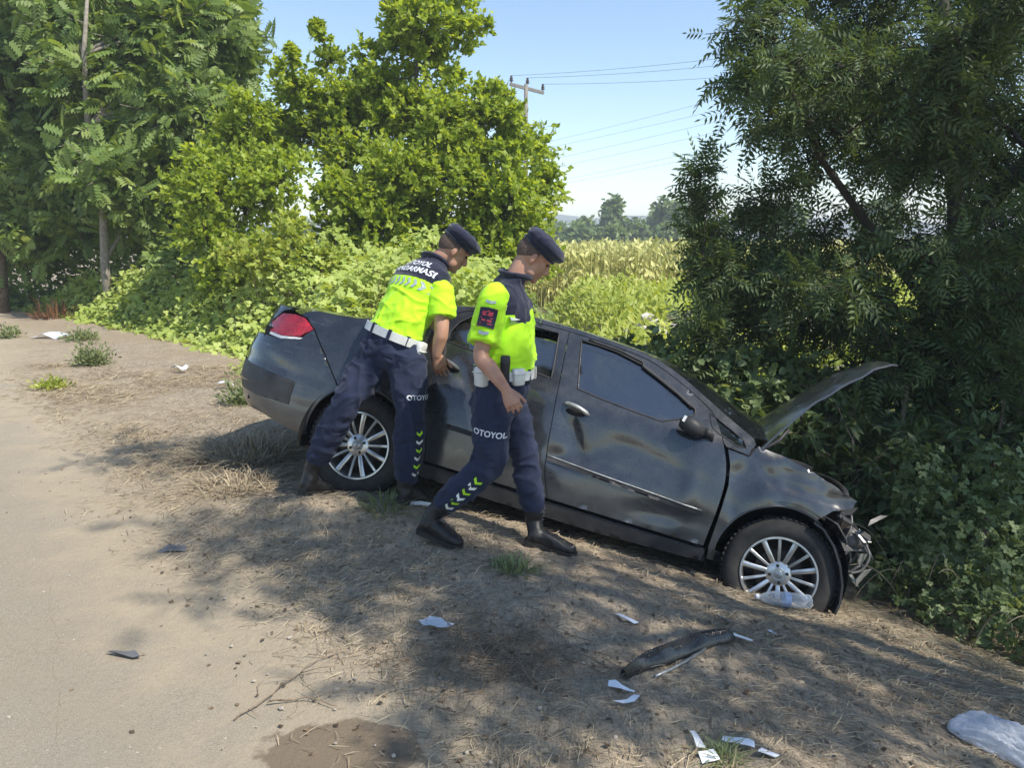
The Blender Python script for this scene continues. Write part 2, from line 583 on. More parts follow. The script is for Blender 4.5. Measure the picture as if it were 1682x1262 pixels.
def sprays(clumps, per_area, lpt, size, up=.25, droop=.15, spread=.9, inner=.15, flat=.85, rs=RNG):
    """leafy twigs radiating inside every clump; returns leaf arrays and twig ends"""
    A, B, CC = [], [], []
    for c in clumps:
        c = np.array(c, float); R = c[3]
        n = max(6, int(per_area * R * R * 4 * math.pi))
        d = rs.normal(0, 1, (n, 3)); d[:, 2] += up; d = unit(d)
        sc = np.array([R, R, R * flat])
        a = c[:3] + d * sc * rs.uniform(inner, .55, (n, 1))
        e = c[:3] + d * sc * (rs.uniform(.6, 1.0, (n, 1)) + .35 * rs.random((n, 1)) ** 4) + rs.normal(0, .2 * R, (n, 3))
        e[:, 2] -= droop * R
        A.append(a); B.append(e); CC.append(np.repeat(c[None, :3], n, 0))
    A = np.concatenate(A); B = np.concatenate(B); CC = np.concatenate(CC)
    nt = len(A)
    t = np.linspace(.22, 1.0, lpt)[None, :, None] + rs.uniform(-.06, .06, (nt, lpt, 1))
    P = A[:, None] * (1 - t) + B[:, None] * t
    td = unit(B - A)[:, None]
    rn = rs.normal(0, 1, (nt, lpt, 3))
    D = td * .7 + rn * spread * .6 + np.array([0, 0, -droop * 1.6])
    out = unit(P - CC[:, None])
    N = np.array([.12, -.1, .6]) + out * .8 + rs.normal(0, .38, (nt, lpt, 3))
    S = size * rs.uniform(.65, 1.25, (nt, lpt))
    rnd = np.clip(rs.random((nt, 1)) * .55 + rs.random((nt, lpt)) * .5, 0, 1)
    sh = (-1, 3)
    return P.reshape(sh), D.reshape(sh), N.reshape(sh), S.ravel(), rnd.ravel(), A, B


def ragged(clumps, extra):
    """fill the hollows between neighbouring clumps and let shoots rise from the uppermost ones"""
    rr = random.Random(len(clumps)); out = list(clumps); pairs = []
    for i, a in enumerate(clumps):
        for c in clumps[:i]:
            d = math.dist(a[:3], c[:3])
            if .5 * (a[3] + c[3]) < d < 1.9 * (a[3] + c[3]): pairs.append((a, c))
    rr.shuffle(pairs)
    for a, c in pairs[:extra]:
        t = rr.uniform(.35, .65); q = [a[k] + (c[k] - a[k]) * t + rr.uniform(-.12, .12) for k in range(3)]
        out.append((*q, (a[3] + c[3]) * rr.uniform(.22, .36)))
    for a in clumps:
        if a[0] > -.6 and a[1] > 12: continue
        if not any(math.hypot(c[0] - a[0], c[1] - a[1]) < a[3] * 1.3 and c[2] > a[2] + a[3] * .4 for c in clumps):
            for _ in range(2):
                dx, dy = rr.uniform(-.5, .5) * a[3], rr.uniform(-.5, .5) * a[3]
                for h, r in ((.8, .34), (1.12, .24), (1.36, .15)): out.append((a[0] + dx * (1 + h * .4), a[1] + dy, a[2] + a[3] * h, a[3] * r))
    return out


def limb_pts(a, c, sag=0.1, n=5):
    a = Vector(a); c = Vector(c); L = (c - a).length
    pts = []
    for k in range(n + 1):
        t = k / n
        p = a.lerp(c, t)
        p.z += L * sag * math.sin(math.pi * t) * (1 if c.z >= a.z else -.2)
        if 0 < k < n: p += Vector((random.uniform(-1, 1), random.uniform(-1, 1), random.uniform(-1, 1))) * L * .035
        pts.append(p)
    return pts


def plant(name, label, cat, base, trunk, clumps, leaf, tmpl, size, per_area, lpt, bark, twigmat=None, group=None,
          limb_r=.05, crown_name='crown', trunk_name='trunk', sides=9, **kw):
    """trunk: list of (x, y, z, r) in world space; clumps: (x, y, z, R)"""
    base = Vector(base)
    root = thing(name, label, cat, base, group)
    off = np.array(base)
    mb = MB()
    trunks = trunk if isinstance(trunk[0][0], (tuple, list)) else [trunk]
    allp = []
    for tr in trunks:
        mb.tube([Vector(p[:3]) - base for p in tr], [p[3] for p in tr], sides)
        allp += [(Vector(p[:3]), p[3]) for p in tr]
    for c in clumps:
        cv = Vector(c[:3])
        big = [(Vector(k[:3]), .02) for k in clumps if k[3] > c[3] * 1.25 and k[2] < c[2] + .1]
        pool = big if (c[3] < .32 and big and max(k[3] for k in clumps) > .4) else allp
        best = min(pool, key=lambda q: (q[0] - cv).length + max(0, q[0].z - cv.z + .15) * 1.6)
        L = (best[0] - cv).length
        r0 = min(best[1] * .7, limb_r * (0.5 + L * .35)) * min(1.0, .25 + c[3] * 1.4)
        pts = limb_pts(best[0], cv)
        mb.tube([p - base for p in pts], [r0 + (r0 * .3 - r0) * k / (len(pts) - 1) for k in range(len(pts))], 6, cap=False)
    P, D, N, S, rnd, A, B = sprays(clumps, per_area, lpt, size, **kw)
    tv, tt = twig_mesh(A - off, B - off, size * .035 + .0015, size * .015 + .0008)
    trunk_o = mb.build(trunk_name, bark, root)
    link('twig', np_mesh('twig', tv, tt), twigmat or bark, root, smooth=False)['kind'] = 'stuff'
    cr = link(crown_name, leaves_mesh('crown', P - off, D, N, S, tmpl, rnd), leaf, root, smooth=False)
    cr['kind'] = 'stuff'
    return root

MID_CROWN = [(-3.14, 14.75, 3.63, 0.8), (-2.29, 15.07, 3.78, 0.82), (-1.31, 14.24, 3.45, 0.78), (-0.46, 14.63, 3.4, 0.8), (0.22, 15.26, 3.03, 0.64), (0.45, 15.11, 2.23, 0.58), (-0.12, 13.67, 2.07, 0.76), (-0.97, 13.88, 2.39, 0.77), (-1.89, 13.61, 2.47, 0.75), (-2.87, 14.38, 2.73, 0.79), (-2.51, 13.45, 1.86, 0.75), (-1.55, 14.17, 1.55, 0.79), (-0.46, 14.5, 1.43, 0.81), (0.31, 13.85, 1.55, 0.48), (0.67, 14.77, 2.55, 0.34), (-1.69, 15.04, 4.74, 0.56), (-1.47, 14.08, 5.12, 0.52), (-0.9, 15.06, 5.16, 0.47), (-1.94, 14.57, 5.45, 0.45), (-1.11, 14.91, 5.74, 0.53), (-0.53, 14.56, 5.14, 0.22), (-3.36, 15.21, 4.67, 0.36), (-3.42, 14.82, 5, 0.22), (-3.93, 14.17, 4.36, 0.28), (-4.02, 14.8, 3.95, 0.5), (-3.92, 15.12, 3.35, 0.57), (-2.39, 14.41, 4.2, 0.43), (-0.01, 14.14, 3.59, 0.34), (-0.28, 14.55, 4.12, 0.2), (-4.58, 15.39, 3.27, 0.53), (-2.25, 15.87, 5.35, 0.33), (-1.6, 15.5, 6.33, 0.51)]
YOUNG_CROWN = [(-4.43, 13.9, 3.51, 0.5), (-4.82, 13.75, 3.09, 0.61), (-4.42, 13.05, 2.44, 0.58), (-4.79, 12.64, 2.13, 0.54), (-4.23, 13.31, 2, 0.41), (-4.09, 13.32, 2.65, 0.46), (-5.11, 13.07, 2.63, 0.45), (-3.66, 12.92, 2.71, 0.38), (-4.48, 13.34, 3.72, 0.3)]
HEAVEN_A = [(-8.53, 16.01, 5.61, 0.78), (-7.43, 15.63, 5.3, 0.76), (-6.4, 15.69, 5.42, 0.77), (-5.81, 15.95, 5.37, 0.78), (-5.69, 16.47, 4.69, 0.39), (-6.12, 16.03, 4.72, 0.79), (-6.86, 15.49, 4.5, 0.77), (-8.01, 15.49, 4.5, 0.77), (-7.58, 15.58, 3.51, 0.78), (-6.34, 15.23, 3.8, 0.76), (-5.76, 15.25, 3.91, 0.57), (-6.79, 15.59, 3.06, 0.79), (-7.5, 14.82, 2.66, 0.75), (-7.36, 15.33, 2.01, 0.59), (-8.67, 16.05, 6.71, 0.77), (-7.54, 16.65, 6.9, 0.8), (-6.23, 16.67, 6.69, 0.8)]
HEAVEN_B = [(-10.49, 17.67, 5.78, 0.86), (-10.23, 17.44, 4.62, 0.86), (-10.26, 16.65, 3.52, 0.83), (-9.55, 17.22, 3.72, 0.86), (-9.46, 16.42, 2.65, 0.83), (-10.62, 16.8, 2.43, 0.85), (-8.94, 16.22, 1.79, 0.63), (-10.08, 16.39, 1.54, 0.84), (-10.99, 16.37, 5.01, 0.81), (-11.23, 16.35, 3.25, 0.82), (-12.43, 17.38, 1.67, 0.89), (-10.46, 17.07, 7.04, 0.82), (-11.67, 17.84, 6.68, 0.86)]
HEAVEN_C = [(-7.67, 18.82, 2.81, 0.79), (-8.59, 18.86, 2.39, 0.87), (-7.27, 18.72, 3.76, 0.85), (-6.77, 19.39, 6.19, 0.86), (-7.41, 17.65, 1.67, 0.69), (-6.73, 18.7, 7.05, 0.82), (-7.78, 18.87, 6.84, 0.83)]
ASH_CROWN = [(2.22, 7.53, 3.43, 0.37), (2.14, 7.35, 2.93, 0.34), (2.32, 7.32, 2.55, 0.28), (2.98, 8.16, 3.3, 0.52), (2.81, 7.43, 2.62, 0.42), (3.82, 8.89, 3.7, 0.56), (3.68, 8.3, 2.92, 0.53), (2.97, 7.94, 2.29, 0.25), (3.64, 8.22, 2.34, 0.31), (3.88, 7.67, 3.2, 0.49), (4.45, 8.65, 2.66, 0.52), (5.02, 8.67, 3.53, 0.55), (4.91, 8.33, 2.75, 0.54), (4.97, 7.81, 2.1, 0.42), (4.9, 8.42, 2.23, 0.32), (2.9, 8.66, 4.24, 0.54), (3.66, 8.52, 4.26, 0.53), (4.77, 8.95, 4.33, 0.56), (5.25, 8.45, 4.12, 0.53), (2.39, 7.59, 1.92, 0.29), (2.18, 7.83, 1.63, 0.27), (2.47, 7.23, 1.52, 0.31), (2.58, 7.32, 2.01, 0.17), (3.46, 8.16, 1.85, 0.18), (4.08, 8.27, 1.91, 0.17), (4.82, 8.53, 1.7, 0.24), (3.87, 8.31, 1.57, 0.22), (3.09, 7.81, 1.57, 0.24), (1.92, 7.01, 1.25, 0.27), (2.46, 7.63, 1.1, 0.4), (3.21, 8.36, 1.18, 0.36), (3.12, 8.03, 0.69, 0.42), (2.33, 7.54, 0.69, 0.31), (2.02, 7.53, 0.87, 0.18), (3.28, 7.22, 1.29, 0.23), (3.19, 7.07, 0.86, 0.37), (3.61, 6.87, 0.69, 0.38), (4.94, 8.3, 1.18, 0.46), (4.7, 7.79, 0.66, 0.53), (4.67, 7.11, 1.35, 0.47), (4.96, 7.42, 0.64, 0.5)]
SAPLING = [(1.72, 7.12, 2.26, 0.09), (1.69, 7.13, 2.06, 0.14), (1.72, 7.24, 1.82, 0.19), (1.75, 7.16, 1.52, 0.23), (1.79, 7.05, 1.22, 0.23)]
MID_LOW = [(-2.32, 13.4, 1.14, 0.58), (-1.6, 13.49, 0.93, 0.58), (-0.84, 13.15, 0.94, 0.57), (-0.12, 13.35, 1.04, 0.58), (-3.01, 13.74, 1.44, 0.54), (0.42, 13.68, 1.13, 0.43), (-3.07, 13.25, 2.15, 0.36), (-2.58, 13.08, 0.95, 0.46)]
ASH_FRONT = [(3.42, 6.51, 2.68, 0.34), (3.68, 6.7, 2.23, 0.31), (3.46, 6.25, 1.43, 0.29), (3.68, 6.48, 1.02, 0.31), (3.45, 6.71, 1.52, 0.24), (4.01, 6.47, 1.62, 0.3), (3.35, 6.87, 2.24, 0.26), (3.11, 6.57, 1.01, 0.26), (2.63, 6.2, 1.19, 0.22), (2.38, 6.57, 1.12, 0.26), (4.11, 6.34, 1.03, 0.3), (2.85, 6.82, 2.93, 0.31), (2.21, 6.72, 2.91, 0.25), (3.99, 7.01, 2.86, 0.37), (3.68, 6.37, 0.52, 0.31), (4.06, 6.16, 0.51, 0.3), (3.3, 6.44, 0.51, 0.28)]

plant('tree_of_heaven', 'tall tree with long feathery leaves and slim pale trunk, nearest at the left edge', 'tree', (-7.78, 14.9, 0),
      [(-7.78, 14.9, -.2, .1), (-7.8, 14.9, 1.0, .085), (-7.72, 14.95, 2.4, .075), (-7.85, 14.9, 3.6, .06), (-7.75, 14.8, 4.8, .045), (-7.6, 14.9, 6.0, .025)],
      ragged(HEAVEN_A, 14), M['heaven'], C_HEAVEN, .36, 20, 3, M['bark_grey'], up=.35, droop=.02, spread=1.5, group='trees of heaven on the left')
plant('tree_of_heaven', 'leafy tree with drooping feathery leaves cut by the left picture edge', 'tree', (-10.6, 16.0, 0),
      [(-10.6, 16, -.2, .13), (-10.5, 16, 1.4, .11), (-10.7, 16.1, 3.0, .09), (-10.4, 16, 4.8, .06), (-10.6, 15.9, 6.4, .03)],
      ragged(HEAVEN_B, 14), M['heaven'], C_HEAVEN, .36, 19, 3, M['bark'], up=.35, droop=.02, spread=1.5, group='trees of heaven on the left')
plant('tree_of_heaven', 'shaded feathery tree standing behind the slim pale trunk on the left', 'tree', (-7.4, 17.8, 0),
      [(-7.4, 17.8, -.2, .12), (-7.5, 17.8, 1.6, .1), (-7.3, 17.9, 3.2, .08), (-7.1, 17.8, 5.0, .05), (-7.0, 17.8, 6.6, .03)],
      ragged(HEAVEN_C, 14), M['heaven'], C_HEAVEN, .36, 20, 3, M['bark'], up=.35, droop=.02, spread=1.5, group='trees of heaven on the left')
plant('mulberry_tree', 'big bright green broad-leaved tree behind the two officers', 'tree', (-1.4, 14.5, hz(-1.4, 14.5)),
      [[(-1.4, 14.5, -1.2, .14), (-1.5, 14.5, .2, .12), (-1.7, 14.5, 1.6, .09), (-1.6, 14.6, 3.0, .06), (-1.7, 14.4, 4.4, .03), (-1.6, 14.3, 5.0, .015)],
       [(-1.4, 14.5, -.6, .1), (-.9, 14.6, .8, .08), (-.4, 14.5, 2.0, .05), (-.1, 14.5, 2.8, .02)],
       [(-1.45, 14.5, -.2, .09), (-2.3, 14.5, 1.2, .07), (-2.9, 14.5, 2.4, .04), (-3.2, 14.4, 3.0, .02)]],
      ragged(MID_CROWN + MID_LOW, 60), M['mulberry'], LEAF, .112, 27, 12, M['bark_dark'], up=.75, droop=-.04)
plant('mulberry_tree', 'smaller pale green tree filling the gap left of the big broad-leaved tree', 'tree', (-4.5, 12.7, 0),
      [[(-4.5, 13.0, -.3, .06), (-4.6, 13.0, .8, .05), (-4.4, 13.0, 2.0, .03), (-4.3, 13.0, 2.6, .015)],
       [(-4.5, 12.7, .1, .05), (-4.9, 12.7, 1.3, .035), (-5.1, 12.7, 2.3, .02)]],
      YOUNG_CROWN + [(-4.9, 12.6, 1.5, .55), (-4.2, 12.5, 1.3, .5), (-5.3, 12.9, 2.2, .5), (-3.8, 12.6, 2.3, .45), (-4.6, 12.4, .9, .5)], M['mulberry'], LEAF, .098, 34, 10, M['bark_dark'], up=.5, droop=.02)
plant('ash_tree', 'large dark shaded tree with narrow leaflets overhanging the open bonnet', 'tree', (4.6, 7.9, hz(4.6, 7.9)),
      [[(4.6, 7.9, -1.3, .11), (4.55, 7.9, 0, .1), (4.45, 7.8, 1.3, .085), (4.25, 7.7, 2.6, .065), (3.9, 7.6, 4.0, .04)],
       [(4.5, 7.85, .6, .06), (3.6, 7.6, 1.5, .045), (2.9, 7.5, 2.3, .03), (2.5, 7.4, 3.0, .02)],
       [(4.5, 7.8, .3, .05), (3.2, 7.6, .8, .035), (2.4, 7.5, 1.0, .02)],
       [(4.45, 7.8, 1.5, .06), (5.0, 7.7, 2.4, .045), (5.4, 7.6, 3.4, .03)]],
      ASH_CROWN + ASH_FRONT + [(3.75, 6.3, 3.35, .36), (3.5, 6.4, 3.0, .3)], M['ash'], C_ASH, .195, 31, 4, M['bark_dark'], up=.25, droop=.12, inner=.02)
plant('ash_sapling', 'slender upright ash sapling standing left of the dark shaded tree', 'tree', (1.78, 6.9, hz(1.78, 6.9)),
      [(1.78, 6.95, -1.0, .016), (1.74, 6.95, .4, .011), (1.7, 6.95, 1.4, .006), (1.72, 6.93, 2.0, .002)],
      SAPLING + [(1.8, 6.85, .45, .22), (1.85, 6.8, .2, .24), (1.7, 6.85, .7, .22)], M['ash'], C_ASH, .17, 75, 3, M['bark_dark'], up=.9, droop=-.05, inner=.05, limb_r=.006)
SHADE_CROWN = [(3.02, 1.25, 4.94, 0.57), (3.31, 1.15, 4.9, 0.58), (4.2, 1.17, 5.72, 0.51), (5.21, 1.23, 6.52, 0.49), (2.84, 0.88, 4.53, 0.54), (3.44, 0.71, 5.13, 0.44), (3.76, 0.72, 5.25, 0.41), (3.82, 0.67, 4.78, 0.59), (4.2, 1.34, 4.37, 0.43), (4.43, 1.17, 4.37, 0.51), (4.93, 1.35, 4.3, 0.49), (6.09, 1.28, 5.05, 0.56), (5.12, 0.9, 4.31, 0.48), (4.6, 0.73, 4.38, 0.4), (4.14, 0.59, 4.45, 0.42), (3.77, 0.58, 4.46, 0.42), (3.12, 0.71, 4.3, 0.57), (2.92, 0.65, 4.42, 0.56), (4.38, 1.48, 4.9, 0.56), (5.15, 1.45, 5.17, 0.57), (2.43, 1.6, 4.39, 0.55), (2.86, 0.68, 4.53, 0.4), (3.63, 0.76, 4.73, 0.54), (4.47, 0.97, 4.3, 0.53), (5.65, 0.72, 5.26, 0.54), (0.19, 3.68, 4.65, 0.44), (2.24, 2.62, 6.95, 0.51), (2.32, 1.68, 5.48, 0.57), (3.1, 1.45, 6.25, 0.42), (2.6, 1.69, 5.09, 0.57), (3.12, 1.16, 7.02, 0.53), (3.25, 1.57, 5.84, 0.58), (3.72, 1.27, 6.21, 0.59), (4.14, 0.94, 6.35, 0.43)]
VINE_BUSH = [(1.58, 6.81, 0.45, 0.22), (1.93, 6.71, 0.46, 0.26), (1.74, 6.36, 0.26, 0.25), (2.1, 6.37, 0.31, 0.22), (2.49, 6.9, 0.43, 0.27), (1.42, 7.13, 0.54, 0.18), (1.91, 6.03, 0.13, 0.17), (1.2, 7.53, 0.51, 0.15)]
DARK_THICKET = [(2.63, 6.67, 0.25, 0.3), (2.39, 6.1, -0.04, 0.27), (2.88, 6.32, 0.06, 0.31), (3.21, 6.88, 0.32, 0.33), (3.55, 6.67, 0.25, 0.38), (3.23, 5.99, -0.06, 0.29), (3.98, 6.69, 0.36, 0.38), (4.28, 6.48, 0.34, 0.37), (3.68, 6, -0.01, 0.29), (4.07, 5.99, -0.06, 0.29), (2.75, 5.76, -0.2, 0.24), (2.89, 5.53, -0.36, 0.23), (2.61, 5.6, -0.53, 0.19), (4.27, 5.83, 0.13, 0.33), (3.3, 5.53, -0.36, 0.23), (3.61, 5.43, -0.33, 0.23), (2.7, 5.27, -0.64, 0.2), (3.9, 5.32, -0.38, 0.27)]
BRAMBLE_A = [(2.65, 4.82, 0.2, 0.15), (2.71, 4.68, 0.02, 0.17), (2.57, 4.78, -0.01, 0.12), (2.73, 4.54, -0.21, 0.15), (2.56, 4.62, -0.28, 0.14), (2.35, 4.48, -0.51, 0.13), (2.56, 4.39, -0.46, 0.16)]
BRAMBLE_B = [(3.1, 4.71, 0.17, 0.19), (3.19, 4.57, -0.06, 0.21), (2.86, 4.46, -0.1, 0.18), (2.88, 4.22, -0.27, 0.19), (3.13, 4.23, -0.2, 0.21), (2.67, 4.19, -0.41, 0.16)]
BRAMBLE_C = [(2.79, 3.98, -0.46, 0.16), (2.64, 4.07, -0.54, 0.12), (2.92, 3.88, -0.47, 0.17), (2.82, 3.85, -0.6, 0.1), (2.45, 4.17, -0.55, 0.11)]
YELLOW_SHRUB = [(-3.38, 11.67, 1.38, 0.44), (-3.64, 11.33, 1.21, 0.37), (-2.96, 11.44, 1.21, 0.38), (-3.32, 11.84, 1.74, 0.28), (-4.04, 11.44, 1.25, 0.34), (-2.67, 11.32, 1.12, 0.34)]


plant('ash_tree', 'tall ash leaning over the verge from the right picture edge, its branches shading the ground', 'tree', (6.0, 1.6, hz(6.0, 1.6)),
      [[(6.0, 1.6, -1.4, .22), (6.0, 1.6, .5, .19), (5.9, 1.5, 2.2, .16), (5.6, 1.4, 3.8, .12), (5.2, 1.4, 5.2, .08), (5.2, 1.3, 6.6, .04)],
       [(5.9, 1.5, 2.4, .1), (5.0, 1.5, 3.6, .08), (4.1, 1.5, 4.3, .05), (3.3, 1.6, 4.8, .03)],
       [(5.9, 1.5, 2.8, .1), (6.3, 1.2, 4.4, .07), (6.6, 1.0, 6.0, .04)]],
      [c for k, c in enumerate(SHADE_CROWN) if k % 6 != 4], M['ash'], C_ASH, .19, 6, 4, M['bark'], up=.1, droop=.12, inner=.05)

plant('vine_bush', 'broad-leaved climbing bush behind the windscreen, left of the open bonnet', 'bush', (1.8, 6.5, hz(1.8, 6.5)),
      [(1.8, 6.5, -1.0, .02), (1.85, 6.5, -.4, .016), (1.9, 6.5, .3, .008)],
      VINE_BUSH, M['shade_bramble'], LEAF_ROUND, .085, 60, 6, M['stem_green'], limb_r=.012, inner=.05, crown_name='foliage', trunk_name='stem')
plant('thicket_bush', 'dark leafy thicket directly behind the wrecked nose and open bonnet', 'bush', (3.2, 6.2, hz(3.2, 6.2)),
      [[(3.2, 6.2, -1.3, .04), (3.2, 6.2, -.5, .03), (3.3, 6.3, .3, .015)], [(2.7, 5.8, -1.2, .03), (2.75, 5.8, -.5, .02), (2.7, 5.9, 0, .01)],
       [(3.9, 6.0, -1.3, .03), (3.9, 6.0, -.4, .02), (4.0, 6.1, .3, .01)]],
      DARK_THICKET, M['ash'], LEAF_NARROW, .12, 45, 8, M['twig'], limb_r=.015, inner=.0, crown_name='foliage', trunk_name='stem')
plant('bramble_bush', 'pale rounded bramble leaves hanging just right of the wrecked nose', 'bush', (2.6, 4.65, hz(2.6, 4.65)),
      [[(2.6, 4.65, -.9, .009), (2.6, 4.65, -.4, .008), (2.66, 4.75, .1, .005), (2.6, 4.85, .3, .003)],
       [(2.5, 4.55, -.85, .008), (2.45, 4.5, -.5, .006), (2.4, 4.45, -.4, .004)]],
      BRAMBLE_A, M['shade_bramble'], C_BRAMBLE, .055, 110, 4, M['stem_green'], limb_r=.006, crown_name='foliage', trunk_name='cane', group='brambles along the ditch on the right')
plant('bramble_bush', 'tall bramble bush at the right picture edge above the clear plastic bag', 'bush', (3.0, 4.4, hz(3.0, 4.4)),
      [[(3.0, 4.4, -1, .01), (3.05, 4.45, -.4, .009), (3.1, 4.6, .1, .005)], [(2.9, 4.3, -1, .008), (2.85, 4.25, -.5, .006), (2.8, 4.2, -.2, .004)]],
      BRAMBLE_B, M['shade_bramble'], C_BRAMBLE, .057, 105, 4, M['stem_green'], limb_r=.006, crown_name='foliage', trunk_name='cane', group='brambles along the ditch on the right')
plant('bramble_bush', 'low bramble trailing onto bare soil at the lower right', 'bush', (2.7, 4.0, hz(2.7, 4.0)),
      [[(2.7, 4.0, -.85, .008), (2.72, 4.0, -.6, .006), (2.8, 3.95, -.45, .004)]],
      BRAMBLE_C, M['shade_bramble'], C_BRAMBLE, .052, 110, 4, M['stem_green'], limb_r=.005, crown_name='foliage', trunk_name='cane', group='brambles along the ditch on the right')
def canes(parent, n, x0, x1, y0, y1, seed):
    rr = random.Random(seed); off = Vector(parent.location)
    for k in range(n):
        a = Vector((rr.uniform(x0, x1), rr.uniform(y0, y1), 0)); a.z = hz(a.x, a.y) - .02
        b_ = a + Vector((rr.uniform(-.75, .15), rr.uniform(-.35, .1), 0)); b_.z = hz(b_.x, b_.y) + rr.uniform(.02, .35)
        m_ = (a + b_) / 2 + Vector((0, 0, rr.uniform(.15, .6)))
        mb = MB(); P = []
        for q in range(13):
            t = q / 12; P.append(a * (1 - t) ** 2 + m_ * 2 * t * (1 - t) + b_ * t * t - off)
        mb.tube(P, [.0045 * (1 - .6 * q / 12) for q in range(13)], 5); mb.build('dry_cane', M['cane_dry'], parent)


M['cane_dry'] = plain('cane_dry', (.3, .25, .17), .8, var=.3)
_br = [o for o in COL.objects if o.name.startswith('bramble_bush')]
for k, o in enumerate(_br): canes(o, (8, 10, 9)[k % 3], 2.4, 3.3, 3.9, 4.9, 20 + k)
plant('yellow_shrub', 'loose light green shrub beside the bramble mound left of the officers', 'bush', (-3.4, 11.5, hz(-3.4, 11.5)),
      [[(-3.4, 11.5, -.6, .03), (-3.4, 11.5, .5, .025), (-3.35, 11.6, 1.4, .012)], [(-3.4, 11.5, -.3, .02), (-3.8, 11.4, .9, .01)], [(-3.4, 11.5, -.3, .02), (-2.9, 11.4, .9, .01)]],
      YELLOW_SHRUB, M['weed'], LEAF, .1, 30, 8, M['twig'], up=.6, droop=0, limb_r=.012, crown_name='foliage', trunk_name='stem')


def poly_sd(P, x, y):
    """distance to a polygon's outline, positive inside"""
    x = np.asarray(x); y = np.asarray(y); d = np.full(x.shape, 1e9); ins = np.zeros(x.shape, bool)
    n = len(P)
    for i in range(n):
        ax, ay = P[i]; bx, by = P[(i + 1) % n]
        ex, ey = bx - ax, by - ay
        t = np.clip(((x - ax) * ex + (y - ay) * ey) / (ex * ex + ey * ey), 0, 1)
        d = np.minimum(d, np.hypot(x - ax - t * ex, y - ay - t * ey))
        c = ((ay > y) != (by > y)) & (x < (bx - ax) * (y - ay) / (by - ay + 1e-12) + ax)
        ins ^= c
    return np.where(ins, d, -d)


def lump(x, y, f=1.0):
    return (np.sin(x * 2.1 * f + 1) * np.sin(y * 1.7 * f) + .6 * np.sin(x * 4.7 * f + y * 2) * np.sin(y * 5.1 * f + 2) + .35 * np.sin(x * 11 * f) * np.sin(y * 9 * f + x * 3))


def mound(name, label, cat, P, n, top, rise, leaf, tmpl, size, depth=.55, stem=None, kind='stuff', zfun=None, upright=0.0):
    """ground cover that fills an outline: leaves near a lumpy top surface, canes below"""
    P = list(P); xs = [p[0] for p in P]; ys = [p[1] for p in P]
    x = RNG.uniform(min(xs), max(xs), n * 3); y = RNG.uniform(min(ys), max(ys), n * 3)
    d = poly_sd(P, x, y); k = d > RNG.uniform(-.1, .35, len(d)) ; x, y, d = x[k][:n], y[k][:n], d[k][:n]
    g0 = hgt(x, y)
    T = zfun(x, y) if zfun else g0 + top
    hh = np.maximum(T - g0, .1) * _sm(np.clip(d, .03, None) / rise) * (1 + .2 * lump(x, y))
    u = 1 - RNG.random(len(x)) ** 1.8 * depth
    z = g0 + np.maximum(hh * u, .02)
    Pp = np.stack([x, y, z], 1)
    a = RNG.uniform(0, 2 * math.pi, len(x))
    D = np.stack([np.cos(a), np.sin(a), RNG.normal(-.1 + upright, .35 + upright * .5, len(x))], 1)
    N = np.stack([RNG.normal(.2, .35, len(x)), RNG.normal(-.5, .35, len(x)), np.full(len(x), .75)], 1)
    S = size * RNG.uniform(.6, 1.35, len(x))
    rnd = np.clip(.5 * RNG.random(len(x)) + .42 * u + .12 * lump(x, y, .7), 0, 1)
    root = thing(name, label, cat, (float(np.mean(xs)), float(np.mean(ys)), 0))
    root['kind'] = kind
    off = np.array(root.location)
    fo = link('foliage', leaves_mesh('foliage', Pp - off, D, N, S, tmpl, rnd), leaf, root, smooth=False); fo['kind'] = 'stuff'
    if stem is not None:
        m = n // 14
        A = np.stack([x[:m], y[:m], g0[:m] - .02], 1); B = Pp[:m] + RNG.normal(0, .12, (m, 3)) * np.array([1, 1, .2])
        tv, tt = twig_mesh(A - off, B - off, .006, .003)
        so = link('cane', np_mesh('cane', tv, tt), stem, root, smooth=False); so['kind'] = 'stuff'
    return root


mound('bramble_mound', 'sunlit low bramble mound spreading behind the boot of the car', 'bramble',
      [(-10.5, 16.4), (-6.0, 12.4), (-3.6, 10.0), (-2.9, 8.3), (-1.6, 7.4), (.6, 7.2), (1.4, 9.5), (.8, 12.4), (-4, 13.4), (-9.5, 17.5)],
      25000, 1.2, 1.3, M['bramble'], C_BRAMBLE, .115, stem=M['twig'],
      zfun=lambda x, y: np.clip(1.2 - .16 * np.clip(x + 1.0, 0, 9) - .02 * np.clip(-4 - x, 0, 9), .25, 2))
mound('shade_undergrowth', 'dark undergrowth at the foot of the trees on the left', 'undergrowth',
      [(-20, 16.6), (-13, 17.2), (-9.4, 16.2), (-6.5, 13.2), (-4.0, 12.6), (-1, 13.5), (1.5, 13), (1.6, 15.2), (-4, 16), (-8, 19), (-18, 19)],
      19000, 1.7, 1.2, M['heaven'], LEAF, .15, depth=1.0, stem=M['twig'])
